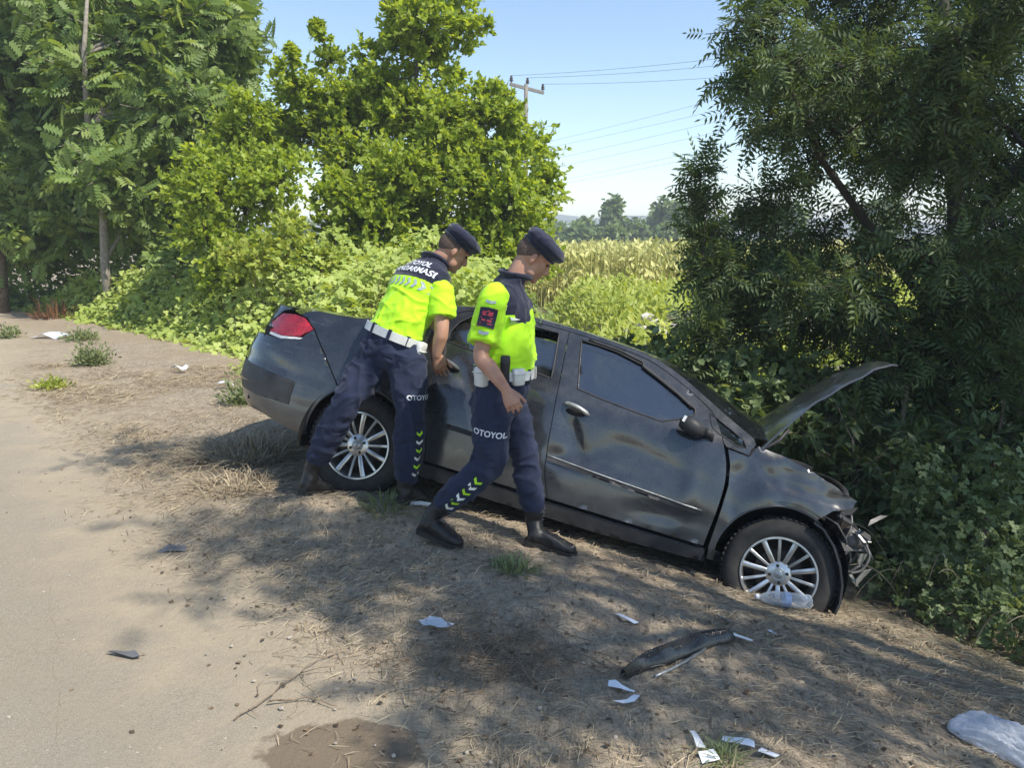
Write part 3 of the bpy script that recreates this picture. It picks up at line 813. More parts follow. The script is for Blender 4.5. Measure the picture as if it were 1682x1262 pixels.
plant('ash_tree', 'tall dense tree beyond the right picture edge, showing only as shade over the ditch', 'tree', (8.2, 4.8, hz(8.2, 4.8)),
      [[(8.2, 4.8, -1.2, .25), (8.1, 4.8, 2, .2), (8.0, 4.7, 4.5, .15), (7.9, 4.6, 7, .07)], [(8.1, 4.8, 1.6, .12), (7.4, 5.4, 3.2, .08), (7.0, 5.8, 4.2, .04)], [(8.0, 4.8, 2, .12), (7.3, 4.0, 3.6, .08), (7.0, 3.4, 4.4, .04)]],
      [(6.6, 4.6, 3.2, 0.9), (7, 5.4, 4.2, 1), (7.4, 4.2, 4.6, 1), (6.8, 3.4, 3.8, 0.9), (7.6, 6.2, 5, 1.1), (7.2, 4.8, 5.8, 1.1), (8, 3.6, 5.8, 1.1), (8.2, 5.4, 6.6, 1.1), (7.8, 4.6, 7.6, 1.1), (6.9, 6.2, 3.4, 0.9), (8.4, 6.8, 6, 1), (7.4, 3, 5.2, 0.9), (8.8, 4.4, 4.6, 1), (6.4, 5.2, 2.2, 0.8), (7, 2.6, 6.4, 0.9), (8.4, 5.8, 4, 1), (7.2, 6.9, 4.4, 0.9)],
      M['ash'], C_ASH, .38, 7, 4, M['bark'], up=.1, droop=.12, inner=.02)
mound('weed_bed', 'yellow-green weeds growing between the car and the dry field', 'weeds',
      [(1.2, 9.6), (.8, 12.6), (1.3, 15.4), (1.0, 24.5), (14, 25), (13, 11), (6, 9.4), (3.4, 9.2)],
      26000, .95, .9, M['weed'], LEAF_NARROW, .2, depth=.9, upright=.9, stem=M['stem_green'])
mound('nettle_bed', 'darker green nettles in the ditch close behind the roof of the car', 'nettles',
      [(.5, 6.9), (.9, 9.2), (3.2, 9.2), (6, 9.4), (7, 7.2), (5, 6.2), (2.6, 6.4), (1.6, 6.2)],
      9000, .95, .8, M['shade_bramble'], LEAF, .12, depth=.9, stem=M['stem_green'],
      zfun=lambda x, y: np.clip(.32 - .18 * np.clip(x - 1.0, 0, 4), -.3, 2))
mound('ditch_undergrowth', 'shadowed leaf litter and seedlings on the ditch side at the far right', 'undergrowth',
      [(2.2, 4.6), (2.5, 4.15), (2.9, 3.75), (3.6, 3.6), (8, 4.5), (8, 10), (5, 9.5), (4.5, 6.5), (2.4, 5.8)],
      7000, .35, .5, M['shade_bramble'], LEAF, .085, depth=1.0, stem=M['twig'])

# dry maize stubble field beyond the ditch
def corn_field():
    n = 5200
    row = RNG.integers(0, 26, n); y = 25 + row * .85 + RNG.normal(0, .1, n); x = RNG.uniform(-3, 16, n) * (y / 26)
    H = RNG.normal(1.85, .12, n); g0 = hgt(x, y)
    A = np.stack([x, y, g0], 1); B = A + np.stack([RNG.normal(0, .08, n), RNG.normal(0, .08, n), H], 1)
    tv, tt = twig_mesh(A, B, .026, .014)
    k = 5
    t = RNG.uniform(.2, 1, (n, k, 1)); P = (A[:, None] * (1 - t) + B[:, None] * t).reshape(-1, 3)
    a = RNG.uniform(0, 6.28, n * k)
    D = np.stack([np.cos(a) * .7, np.sin(a) * .7, RNG.uniform(-1.2, 1.2, n * k)], 1)
    N = np.stack([RNG.normal(0, .5, n * k), RNG.normal(-.5, .5, n * k), np.full(n * k, .5)], 1)
    root = thing('maize_field', 'field of dry yellow maize stalks in front of the distant trees', 'maize', (5, 36, 0))
    root['kind'] = 'stuff'
    off = np.array([5, 36, 0.])
    link('stalk', np_mesh('stalk', tv - off, tt, RNG.random(len(tt))), M['corn'], root, smooth=False)['kind'] = 'stuff'
    link('foliage', leaves_mesh('foliage', P - off, D, N, RNG.uniform(.2, .45, n * k), LEAF_NARROW, RNG.random(n * k)), M['corn'], root, smooth=False)['kind'] = 'stuff'


corn_field()

# distant trees
FAR = [('tallest poplar-like tree on the skyline between the two tree masses', 12.6, 100, 6.9, 2.0), ('round-topped distant tree at the right end of the skyline row', 19.4, 98, 6.6, 2.2),
       ('low distant tree at the left end of the skyline row, near the officer\'s beret', 7.8, 95, 3.4, 2.0), ('short distant tree right of the tallest skyline tree', 16.2, 104, 4.4, 1.8),
       ('distant tree half hidden by the dark sapling', 23.5, 102, 5.6, 2.2), ('faint small distant tree just left of the tallest skyline tree', 10.2, 112, 4.2, 1.9),
       ('distant tree showing through gaps of the dark shaded tree', 36, 104, 6.0, 3.0), ('wide distant tree seen low through the right-hand branches', 47, 100, 6.4, 3.2),
       ('distant tree seen through the small sky gap left of the big broad-leaved tree', -30, 108, 3.6, 3.0)]
FAR += [('broad distant tree filling the skyline gap beside the beret', 6.2, 118, 3.6, 2.6), ('low distant scrub tree between the two tall skyline trees', 14.4, 116, 3.4, 2.4), ('dense distant tree right behind the tall round-topped one', 21.2, 116, 5.2, 2.8),
        ('low broad distant tree under the skyline tree row, centre', 11.4, 92, 2.9, 2.2), ('low distant bush tree near the right end of the maize', 18.0, 92, 3.0, 2.2)]
for lab, x, y, H, R in FAR:
    zb = hz(x, y)
    cl = []
    for k in range(9):
        t = k / 8
        w = R * (.45 + .55 * math.sin(math.pi * (.15 + .75 * t)))
        cl.append((x + random.uniform(-.5, .5) * w * 1.2, y + random.uniform(-.5, .5) * w, zb + H * (.22 + .72 * t), w * random.uniform(.45, .75)))
    plant('distant_tree', lab, 'tree', (x, y, zb), [(x, y, zb - .3, .2), (x, y, zb + H * .4, .14), (x, y, zb + H * .9, .05)],
          cl, M['farleaf'], LEAF, .75, 2.6, 4, M['bark'], group='distant trees beyond the field', sides=6)

# pale rubble strip between the weeds
M['rubble'] = plain('pale_rubble', (0.6, 0.56, 0.5), 0.9, var=0.2, scale=3)
def stone(mb, c, r):
    b = bmesh.new(); bmesh.ops.create_icosphere(b, subdivisions=1, radius=1)
    sx, sy, sz = random.uniform(.7, 1.3), random.uniform(.7, 1.3), random.uniform(.4, .75)
    V = [(c[0] + v.co.x * r * sx * random.uniform(.8, 1.15), c[1] + v.co.y * r * sy * random.uniform(.8, 1.15), c[2] + v.co.z * r * sz) for v in b.verts]
    Fc = [tuple(v.index for v in f.verts) for f in b.faces]
    b.free(); mb.add(V, Fc)


mb = MB()
for k in range(800):
    t = random.random()
    x = 2.6 + 4.4 * t + random.gauss(0, .25); y = 15.2 - 3.2 * t + random.gauss(0, .45)
    stone(mb, (x, y, hz(x, y) + random.uniform(.05, 1.0) * (1 - .5 * random.random())), random.uniform(.07, .2))
tag(mb.build('rubble', M['rubble'], smooth=False), 'pale rubble heap glimpsed between weeds beyond the ditch', 'rubble', kind='stuff')


# ------------------------------------------------------------------ dry grass lying on the verge
def straw_cover():
    n = 170000
    x = RNG.uniform(-6, 3.4, n); y = 1.9 + 7.5 * RNG.random(n) ** 1.5
    s = .78 * x + .63 * y + .25 * lump(x, y, .6)
    keep = RNG.random(n) < _sm((s - .75) / .9) * np.clip(.42 + .5 * lump(x, y, .9), .06, 1)
    x, y = x[keep], y[keep]; n = len(x)
    a = RNG.uniform(0, 6.28, n); L = RNG.uniform(.025, .14, n) * (.6 + .08 * y)
    z = hgt(x, y)
    r = .0006 + .00021 * y
    tilt = np.abs(RNG.normal(0, .16, n)) * L
    P0 = np.stack([x, y, z + .004], 1)
    d = np.stack([np.cos(a), np.sin(a), np.zeros(n)], 1); p = np.stack([-np.sin(a), np.cos(a), np.zeros(n)], 1)
    bend = RNG.normal(0, .14, n)[:, None] * L[:, None]
    mid = P0 + d * L[:, None] * .5 + p * bend; end = P0 + d * L[:, None]
    mid[:, 2] = hgt(mid[:, 0], mid[:, 1]) + .006 + tilt * .7; end[:, 2] = hgt(end[:, 0], end[:, 1]) + .004 + tilt
    up = np.zeros((n, 3)); up[:, 2] = .6; w = (p + up) * r[:, None]
    V = np.stack([P0 - w, P0 + w, mid - w, mid + w, end], 1)
    T = np.array([(0, 1, 3), (0, 3, 2), (2, 3, 4)])[None] + (np.arange(n) * 5)[:, None, None]
    o = link('dry_grass', np_mesh('dry_grass', V.reshape(-1, 3), T.reshape(-1, 3), np.repeat(RNG.random(n), 3)), M['straw'], smooth=False)
    tag(o, 'dry straw and dead grass strewn over the sloping verge', 'dry grass', kind='stuff')


straw_cover()


def tuft(name, label, cat, c, R, H, n, mat, w=.006, lean=.6, group=None):
    x0, y0 = c; z0 = hz(x0, y0)
    a = RNG.uniform(0, 6.28, n); rr = R * np.sqrt(RNG.random(n))
    P0 = np.stack([rr * np.cos(a), rr * np.sin(a), np.zeros(n)], 1)
    P0[:, 2] = hgt(P0[:, 0] + x0, P0[:, 1] + y0) - z0
    b = a + RNG.normal(0, 1.1, n); hh = H * RNG.uniform(.3, 1.05, n) * (1.05 - .75 * (rr / R) ** 2); ln = lean * H * RNG.uniform(.1, 1.3, n) * (.4 + rr / R)
    d = np.stack([np.cos(b), np.sin(b), np.zeros(n)], 1)
    mid = P0 + d * (ln * .35)[:, None]; mid[:, 2] += hh * .6
    end = P0 + d * ln[:, None]; end[:, 2] += hh * RNG.uniform(.6, 1.0, n)
    p = np.stack([-np.sin(b), np.cos(b), np.zeros(n)], 1) * w
    V = np.stack([P0 - p, P0 + p, mid - p * .8, mid + p * .8, end], 1)
    T = np.array([(0, 1, 3), (0, 3, 2), (2, 3, 4)])[None] + (np.arange(n) * 5)[:, None, None]
    o = link(name, np_mesh(name, V.reshape(-1, 3), T.reshape(-1, 3), np.repeat(RNG.random(n), 3)), mat, smooth=False)
    o.location = (x0, y0, z0)
    return tag(o, label, cat, group)


def herb(name, label, cat, c, R, H, n, mat, size, group=None):
    """a low leafy weed: small leaves on a rounded cushion of stems"""
    x0, y0 = c; z0 = hz(x0, y0)
    d = unit(RNG.normal(0, 1, (n, 3)) * np.array([1, 1, .8])); d[:, 2] = np.abs(d[:, 2])
    r = RNG.random((n, 1)) ** .45 * (1 + .25 * RNG.normal(0, 1, (n, 1)))
    P = d * r * np.array([R, R, H]); P[:, 2] += hgt(P[:, 0] + x0, P[:, 1] + y0) - z0 + .01
    D = d + RNG.normal(0, .6, (n, 3)) + np.array([0, 0, .35]); N = np.array([0, 0, .8]) + d * .5 + RNG.normal(0, .4, (n, 3))
    root = thing(name, label, cat, (x0, y0, z0), group)
    m = max(8, n // 12)
    tv, tt = twig_mesh(np.zeros((m, 3)) + RNG.normal(0, R * .15, (m, 3)) * np.array([1, 1, 0]), P[:m], .003, .0015)
    link('stem', np_mesh('stem', tv, tt), M['stem_green'], root, smooth=False)['kind'] = 'stuff'
    link('foliage', leaves_mesh('foliage', P, D, N, size * RNG.uniform(.6, 1.3, n), LEAF_NARROW, RNG.random(n)), mat, root, smooth=False)['kind'] = 'stuff'
    return root


G1 = 'green weed tufts on the dry verge'
herb('weed_tuft', 'round grey-green weed tuft on the verge, largest one at the left', 'weed', (-5.2, 9.4), .2, .26, 700, M['grass'], .06, group=G1)
herb('weed_tuft', 'bright low weed tuft at the road edge on the far left', 'weed', (-4.85, 7.95), .16, .1, 220, M['weed'], .06, group=G1)
herb('weed_tuft', 'weed tuft just left of the rear bumper', 'weed', (-2.62, 7.25), .18, .26, 420, M['grass'], .06, group=G1)
tuft('weed_tuft', 'small green grass tuft on the soil below the walking officer\'s front boot', 'weed', (0.0, 3.57), .1, .1, 130, M['grass'], .004, 1.0, group=G1)
tuft('weed_tuft', 'green grass tuft beside the bending officer\'s right boot', 'weed', (-.72, 4.18), .11, .12, 120, M['grass'], .004, 1.2, group=G1)
tuft('weed_tuft', 'green grass tuft beside the papers at the bottom edge', 'weed', (.66, 2.14), .05, .07, 110, M['grass'], .0022, 1.2, group=G1)
herb('weed_tuft', 'weed tuft beside the pale plastic sheet at the upper left', 'weed', (-6.6, 11.7), .22, .14, 320, M['grass'], .07, group=G1)
herb('weed_tuft', 'sparse weed tuft at the left picture edge', 'weed', (-7.9, 12.0), .18, .18, 240, M['grass'], .07, group=G1)
tuft('rust_weed', 'rusty brown dead weed stalks at the edge of the undergrowth on the left', 'weed', (-8.9, 15.0), .45, .62, 130, M['rust_weed'], .014, .7)
tuft('dry_tuft', 'tangled heap of dry grass in the shade behind the rear bumper', 'dry grass', (-1.95, 5.45), .34, .24, 520, M['straw'], .004, 1.6)
tuft('dry_tuft', 'flattened dry grass heap left of the bending officer\'s boot', 'dry grass', (-1.75, 4.75), .3, .1, 420, M['straw'], .0035, 2.4)


# ================================================================== the crashed saloon
def car_paint():
    m, nt, out = nodes('dusty_dark_paint'); b = NB(nt)
    p = b.coord()
    n1 = b.noise(p, 2.2, 6, 0.6); n2 = b.noise(p, 11, 6, 0.65); n3 = b.noise(p, 90, 3)
    scr = b.noise(b.mapping(p, (3, 3, 90), rot=(0, 0.12, 0)), 1.0, 5, 0.75, 1.2)
    scr2 = b.noise(b.mapping(p, (4, 4, 160), rot=(0, -0.5, 0)), 1.0, 4, 0.8, 0.6)
    base = b.mix(b.ramp(n1, [(0.35, 0), (0.65, 1)]), (0.016, 0.019, 0.024), (0.03, 0.034, 0.041))
    dust = b.math('MULTIPLY', b.ramp(n2, [(0.36, 0), (0.72, 1)]), b.ramp(n1, [(0.3, 0.25), (0.6, 1.0)]))
    sep = b.n('ShaderNodeSeparateXYZ'); b.l(p, sep.inputs[0])
    low = b.smooth(sep.outputs[2], 0.75, 0.25)
    nose = b.smooth(sep.outputs[0], 2.1, 2.9)
    dust = b.math('ADD', b.math('MULTIPLY', dust, 0.16), b.math('MULTIPLY', b.math('MAXIMUM', low, nose), b.math('MULTIPLY', n2, 0.2)), clamp=True)
    c = b.mix(dust, base, (0.16, 0.155, 0.15))
    sc = b.math('MAXIMUM', b.ramp(scr, [(0.63, 0), (0.68, 1)]), b.math('MULTIPLY', b.ramp(scr2, [(0.66, 0), (0.69, 1)]), 0.7))
    sc = b.math('MULTIPLY', sc, b.ramp(n1, [(0.42, 0.0), (0.6, 1.0)]))
    c = b.mix(b.math('MULTIPLY', sc, 0.5), c, (0.3, 0.3, 0.3))
    r = b.math('ADD', 0.2, b.math('ADD', b.math('MULTIPLY', dust, 0.7), b.math('MULTIPLY', n3, 0.08)), clamp=True)
    bp = b.bump(b.math('ADD', b.math('MULTIPLY', n2, 0.25), b.math('MULTIPLY', sc, -0.1)), 0.09, 0.01)
    b.bsdf(out, c, r, 0.25, bp, 0.6, Coat_Weight=0.9, Coat_Roughness=b.math('ADD', 0.08, b.math('MULTIPLY', dust, 0.6)), Coat_IOR=1.55)
    return m


def tinted_glass():
    m, nt, out = nodes('tinted_glass'); b = NB(nt)
    p = b.coord()
    n1 = b.noise(p, 5, 6, 0.65)
    g = b.n('ShaderNodeBsdfPrincipled')
    g.inputs['Base Color'].default_value = (0.012, 0.014, 0.016, 1)
    g.inputs['Specular IOR Level'].default_value = 0.9
    b.l(b.math('ADD', 0.03, b.math('MULTIPLY', b.ramp(n1, [(0.45, 0), (0.75, 1)]), 0.22)), g.inputs['Roughness'])
    t = b.n('ShaderNodeBsdfTransparent'); t.inputs[0].default_value = (0.16, 0.18, 0.19, 1)
    g.inputs['IOR'].default_value = 2.05
    mx = b.n('ShaderNodeMixShader'); mx.inputs[0].default_value = 0.85
    b.l(t.outputs[0], mx.inputs[1]); b.l(g.outputs[0], mx.inputs[2]); b.l(mx.outputs[0], out.inputs['Surface'])
    return m


M['paint'] = car_paint()
M['glass'] = tinted_glass()
M['black_plastic'] = plain('black_plastic', (0.028, 0.028, 0.03), 0.55, var=0.4, scale=12)
M['grey_plastic'] = plain('grey_plastic', (0.07, 0.072, 0.075), 0.6, var=0.35, scale=10)
M['strip_grey'] = plain('strip_grey', (.034, .034, .036), .5, var=.4, scale=6)
M['rubber'] = plain('tyre_rubber', (0.035, 0.033, 0.031), 0.85, var=0.35, scale=18, bump=0.3)
M['alloy'] = plain('alloy', (0.62, 0.62, 0.6), 0.32, 0.85, var=0.18, scale=20, bump=0.06)
M['steel'] = plain('bare_steel', (0.15, 0.145, 0.14), 0.6, 0.5, var=0.4, scale=15)
M['dark_cavity'] = plain('dark_cavity', (0.014, 0.014, 0.014), 0.9)
M['seat_cloth'] = plain('seat_cloth', (0.05, 0.05, 0.055), 0.9)
M['disc_dark'] = plain('brake_dark', (0.05, 0.045, 0.04), 0.6, 0.5)
M['white_plastic'] = plain('white_plastic', (0.7, 0.7, 0.68), 0.5, var=0.12)
M['handle_grey'] = plain('dusty_chrome', (0.42, 0.42, 0.4), 0.35, 0.6, var=0.3, scale=30)


def lens_red():
    m, nt, out = nodes('red_lens'); b = NB(nt)
    p = b.coord()
    v = b.voro(b.mapping(p, (1, 1, 1)), 75)
    c = b.mix(b.ramp(v, [(0.1, 0), (0.6, 1)]), (0.62, 0.035, 0.05), (0.4, 0.015, 0.025))
    b.bsdf(out, c, 0.16, 0, b.bump(v, 0.12, 0.004), 0.6, Coat_Weight=0.6, Coat_Roughness=0.06)
    return m


M['red_lens'] = lens_red()

CAR = thing('crashed_car', 'dark grey saloon car with dented doors and raised bonnet, nose down in ditch', 'car')
_r, _f = Vector((-.967, 4.609, .313)), Vector((1.502, 4.054, -.288))
_F = (_f - _r).normalized()
_L0 = Vector((0, 0, 1)).cross(_F).normalized(); _U0 = _F.cross(_L0)
_a = math.radians(12)
_L = _L0 * math.cos(_a) - _U0 * math.sin(_a); _U = _U0 * math.cos(_a) + _L0 * math.sin(_a)
CARM = Matrix((_F, _L, _U)).transposed()
CART = _r - CARM @ Vector((0, -.83, .31))
CAR.matrix_world = Matrix.Translation(CART) @ CARM.to_4x4()

_zz = np.linspace(0, 1.6, 321)
_ww = np.interp(_zz, [0, .1, .2, .3, .42, .6, .74, .86, .94, .985, 1.05, 1.1, 1.25, 1.38, 1.45],
                [.74, .79, .825, .847, .858, .866, .860, .846, .826, .795, .768, .745, .672, .598, .5])
_k = np.exp(-.5 * (np.arange(-12, 13) / 5.0) ** 2); _k /= _k.sum()
_ww = np.convolve(np.pad(_ww, 12, mode='edge'), _k, 'valid')
_xr = np.interp(_zz, [0, .25, .35, .5, .7, .8, .86, .95, 1.05, 1.6], [-.8, -.9, -1.04, -1.10, -1.09, -1.06, -1.01, -1.0, -.97, -.9])
XM = .9


def halfw(z): return float(np.interp(z, _zz, _ww))


_arc = {}


def side(u, z):
    """point of the right-hand (near) body surface; u is x measured along the skin from mid-car"""
    W = halfw(z)
    if u >= XM:
        L, n, sg, q = 3.55 - XM, 4.2, 1, u - XM
    else:
        L, n, sg, q = XM - float(np.interp(z, _zz, _xr)), 4.0, -1, XM - u
    if q < .6 * L:
        x = q; y = W * (1 - (q / L) ** n) ** (1 / n)
    else:
        key = (sg, round(L, 2), round(W, 2))
        if key not in _arc:
            th = np.linspace(0, math.pi / 2, 400)
            X = L * np.sin(th) ** (2 / n); Y = W * np.cos(th) ** (2 / n)
            s = np.concatenate([[0], np.cumsum(np.hypot(np.diff(X), np.diff(Y)))])
            _arc[key] = (s, X, Y)
        s, X, Y = _arc[key]
        x = float(np.interp(q, s, X)); y = float(np.interp(q, s, Y))
    return Vector((XM + sg * x, -y, z))


DENTS = [(1.62, .72, .42, .13, .02, -.12), (1.27, .72, .07, .16, .015, .5), (1.42, .68, .2, .06, .010, .45), (1.22, .60, .07, .05, .02, 0),
         (.55, .90, .13, .1, .03, .3), (.85, .72, .2, .06, .014, -.2), (2.27, .78, .08, .1, .028, .2), (2.55, .84, .14, .06, .016, -.4),
         (2.8, .80, .08, .07, .024, 0), (-.2, .88, .12, .1, .008, .5), (-.62, .55, .16, .09, .01, 0), (1.9, .45, .2, .05, .012, .1),
         (1.25, 1.2, .05, .1, .008, 0), (2.0, .62, .05, .2, -.014, 0)]


CREASES = [(1.20, .88, 1.36, .62, .07, .016), (1.33, .64, 1.75, .60, .05, .010), (1.5, .80, 2.05, .70, .06, .007), (.48, .98, .70, .78, .07, .016), (.7, .66, 1.0, .80, .05, .009),
           (-.35, .99, -.08, .82, .05, .006), (2.3, .93, 2.5, .74, .05, .014), (2.5, .9, 2.85, .84, .04, .012), (2.22, .7, 2.3, .52, .04, .012), (-.85, .7, -.55, .62, .05, .008)]


def dent(u, z):
    d = 0
    for ax_, az_, bx2, bz2, wd, dep in CREASES:
        ex, ez = bx2 - ax_, bz2 - az_; L2 = ex * ex + ez * ez
        t = ((u - ax_) * ex + (z - az_) * ez) / L2
        tt = max(0, min(1, t)); q = math.hypot(u - ax_ - ex * tt, z - az_ - ez * tt)
        if q < wd: d += dep * (1 - q / wd) * (.4 + .6 * math.sin(math.pi * tt))
    for cu, cz, su, sz, dep, a in DENTS:
        du, dz = u - cu, z - cz
        p, q = du * math.cos(a) + dz * math.sin(a), -du * math.sin(a) + dz * math.cos(a)
        d += dep * math.exp(-(p / su) ** 2 - (q / sz) ** 2)
    d += .0022 * noise.noise((u * 2.6, z * 2.6, 0)) + .0006 * noise.noise((u * 11, z * 11, 4))
    if u > 2.15: d += .010 * noise.noise((u * 9, z * 9, 7)) * min(1, (u - 2.15) * 4)
    return d


def skin(u, z, off=0.0, dents=True):
    p = side(u, z)
    e = .01
    nrm = (side(u + e, z) - side(u - e, z)).cross(side(u, z + e) - side(u, z - e)).normalized()
    if nrm.y > 0: nrm = -nrm
    return p + nrm * (off - (dent(u, z) if dents else 0))


def resample(P, step, closed=True):
    out = []
    n = len(P)
    for i in range(n if closed else n - 1):
        a, c = P[i], P[(i + 1) % n]
        L = math.hypot(c[0] - a[0], c[1] - a[1]); k = max(1, int(round(L / step)))
        out += [(a[0] + (c[0] - a[0]) * j / k, a[1] + (c[1] - a[1]) * j / k) for j in range(k)]
    if not closed: out.append(P[-1])
    return out


def shrink(P, d):
    n = len(P); A = sum(P[i][0] * P[(i + 1) % n][1] - P[(i + 1) % n][0] * P[i][1] for i in range(n))
    sg = 1 if A > 0 else -1; out = []
    for i in range(n):
        a, b_, c = Vector(P[i - 1]), Vector(P[i]), Vector(P[(i + 1) % n])
        t = ((b_ - a).normalized() + (c - b_).normalized())
        t = t.normalized() if t.length > 1e-6 else (c - b_).normalized()
        nn = Vector((-t.y, t.x)) * sg
        q = b_ + nn * d; out.append((q.x, q.y))
    return out


def panel_mesh(name, outline, holes=(), off=0.0, step=.03, thick=.02, gap=.0022, dents=True, lip=.004, fn=None):
    fn = fn or (lambda u, z, o: skin(u, z, o, dents))
    O = resample(shrink(outline, gap) if gap else outline, step)
    Hs = [resample(h, step) for h in holes]
    pts = list(O); edges = [(i, (i + 1) % len(O)) for i in range(len(O))]
    for h in Hs:
        o = len(pts); pts += h; edges += [(o + i, o + (i + 1) % len(h)) for i in range(len(h))]
    xs = [p[0] for p in O]; ys = [p[1] for p in O]
    gx_, gy_ = np.meshgrid(np.arange(min(xs), max(xs), step), np.arange(min(ys), max(ys), step * .9))
    gx_ = gx_ + (np.arange(gx_.shape[0])[:, None] % 2) * step * .5
    gx_, gy_ = gx_.ravel(), gy_.ravel()
    d = poly_sd(O, gx_, gy_)
    k = d > step * .45
    for h in Hs: k &= poly_sd(h, gx_, gy_) < -step * .45
    pts += list(zip(gx_[k], gy_[k]))
    r = delaunay_2d_cdt([Vector((float(a), float(c))) for a, c in pts], edges, [], 0, 1e-6)
    V2, F2 = r[0], r[2]
    cx = np.array([sum(V2[i].x for i in f) / 3 for f in F2]); cy = np.array([sum(V2[i].y for i in f) / 3 for f in F2])
    ok = poly_sd(O, cx, cy) > 0
    for h in Hs: ok &= poly_sd(h, cx, cy) < 0
    Fc = [tuple(f) for f, q in zip(F2, ok) if q]
    used = sorted({i for f in Fc for i in f}); mp = {j: i for i, j in enumerate(used)}
    uv = [(V2[j].x, V2[j].y) for j in used]; Fc = [tuple(mp[i] for i in f) for f in Fc]
    b = bmesh.new()
    vs = [b.verts.new(fn(u, z, off)) for u, z in uv]
    for f in Fc:
        try: b.faces.new([vs[i] for i in f])
        except ValueError: pass
    b.normal_update()
    if sum(f.normal.y * f.calc_area() for f in b.faces) > 0:
        for f in b.faces: f.normal_flip()
    be = [e for e in b.edges if len(e.link_faces) == 1]
    bv = {v for e in be for v in e.verts}
    idx = {v: i for i, v in enumerate(vs)}
    inn = {v: b.verts.new(fn(*uv[idx[v]], off - thick)) for v in bv}
    for e in be:
        f = e.link_faces[0]
        l = [l for l in f.loops if l.edge == e][0]
        a, c = l.vert, l.link_loop_next.vert
        b.faces.new([c, a, inn[a], inn[c]])
    for e in be: e.smooth = False
    me = bpy.data.meshes.new(name); b.to_mesh(me); b.free()
    return me


def panel(name, outline, mat, parent=CAR, **kw):
    return link(name, panel_mesh(name, outline, **kw), mat, parent)


def flip(o, parent=CAR):
    """the same panel on the far side"""
    me = o.data.copy()
    co = np.zeros(len(me.vertices) * 3, np.float32); me.vertices.foreach_get('co', co)
    co[1::3] *= -1; me.vertices.foreach_set('co', co); me.flip_normals()
    q = bpy.data.objects.new(o.name.split('.')[0], me); COL.objects.link(q); q.parent = parent
    return q


def arc(cx, cz, r, a0, a1, n=18):
    return [(cx + r * math.cos(math.radians(a0 + (a1 - a0) * k / n)), cz + r * math.sin(math.radians(a0 + (a1 - a0) * k / n))) for k in range(n + 1)]


def bez(P, n=6):
    """Catmull-Rom through the points"""
    out = []
    Q = [P[0]] + list(P) + [P[-1]]
    for i in range(1, len(Q) - 2):
        p0, p1, p2, p3 = [np.array(q) for q in Q[i - 1:i + 3]]
        for k in range(n):
            t = k / n
            out.append(tuple(.5 * ((2 * p1) + (-p0 + p2) * t + (2 * p0 - 5 * p1 + 4 * p2 - p3) * t * t + (-p0 + 3 * p1 - 3 * p2 + p3) * t ** 3)))
    out.append(tuple(P[-1]))
    return out


ROOF = bez([(-.66, 1.0), (-.56, 1.045), (-.36, 1.064), (-.2, 1.085), (-.03, 1.15), (.15, 1.245), (.36, 1.325), (.6, 1.36), (.85, 1.373), (1.06, 1.373), (1.25, 1.363),
            (1.44, 1.348), (1.61, 1.324), (1.78, 1.265), (1.97, 1.17), (2.12, 1.092), (2.28, 1.015)], 4)
DTOP_F = bez([(1.066, 1.345), (1.25, 1.336), (1.44, 1.32), (1.6, 1.294), (1.76, 1.235), (1.93, 1.15), (2.03, 1.085), (2.09, 1.0), (2.125, .93)], 4)
DFRONT = bez([(2.125, .93), (2.165, .83), (2.185, .72), (2.182, .56), (2.17, .42), (2.165, .345)], 4)
BGAP = bez([(1.235, .345), (1.18, .48), (1.155, .62), (1.13, .85), (1.10, 1.1), (1.066, 1.345)], 4)
RD_REAR = bez([(.31, 1.24), (.24, 1.12), (.235, 1.0), (.28, .85), (.35, .70), (.41, .56), (.44, .42), (.45, .345)], 4)
DTOP_R = bez([(.31, 1.24), (.42, 1.305), (.6, 1.335), (.85, 1.347), (1.066, 1.345)], 4)
FWIN = [(1.155, 1.313), (1.27, 1.309), (1.39, 1.298), (1.55, 1.262), (1.66, 1.22), (1.77, 1.17), (1.87, 1.12), (1.92, 1.085), (1.925, 1.055), (1.86, 1.015), (1.75, .968), (1.62, .976), (1.51, .985), (1.36, 1.0), (1.225, 1.02)]
RWIN = [(.365, 1.085), (.36, 1.15), (.39, 1.22), (.45, 1.275), (.56, 1.302), (.78, 1.318), (1.01, 1.318), (1.03, 1.2), (1.055, 1.035), (.8, 1.055), (.55, 1.07)]
QLIGHT = [(2.005, 1.085), (2.05, 1.07), (2.15, 1.025), (2.23, .985), (2.25, .95), (2.2, .945), (2.09, .985), (2.04, 1.01)]

front_door = panel('front_door', list(BGAP) + DTOP_F[1:] + DFRONT[1:], M['paint'], holes=[FWIN])
rear_door = panel('rear_door', RD_REAR[::-1] + DTOP_R[1:] + BGAP[::-1][1:], M['paint'], holes=[RWIN])
quarter_out = ([(-.205, .63), (-.36, .80), (-.5, .935), (-.6, .99)] + ROOF + [(2.30, .985), (2.27, .915), (2.14, .925)]
               + DTOP_F[::-1][1:] + DTOP_R[::-1][1:] + RD_REAR[1:] + [(.40, .33)] + arc(0, .31, .372, 5, 122, 20))
side_frame = panel('body_side', quarter_out, M['paint'], holes=[QLIGHT])
fender_out = ([(2.15, .918), (2.275, .908), (2.31, .98), (2.47, .962), (2.65, .92), (2.78, .88), (2.915, .83), (2.905, .79), (2.87, .765), (2.80, .735), (2.76, .70), (2.715, .655)]
              + arc(2.58, .335, .362, 64, 181, 20) + [(2.215, .27), (2.19, .345), (2.2, .56), (2.205, .72), (2.185, .83)])
fender = panel('fender', fender_out, M['paint'], step=.025)
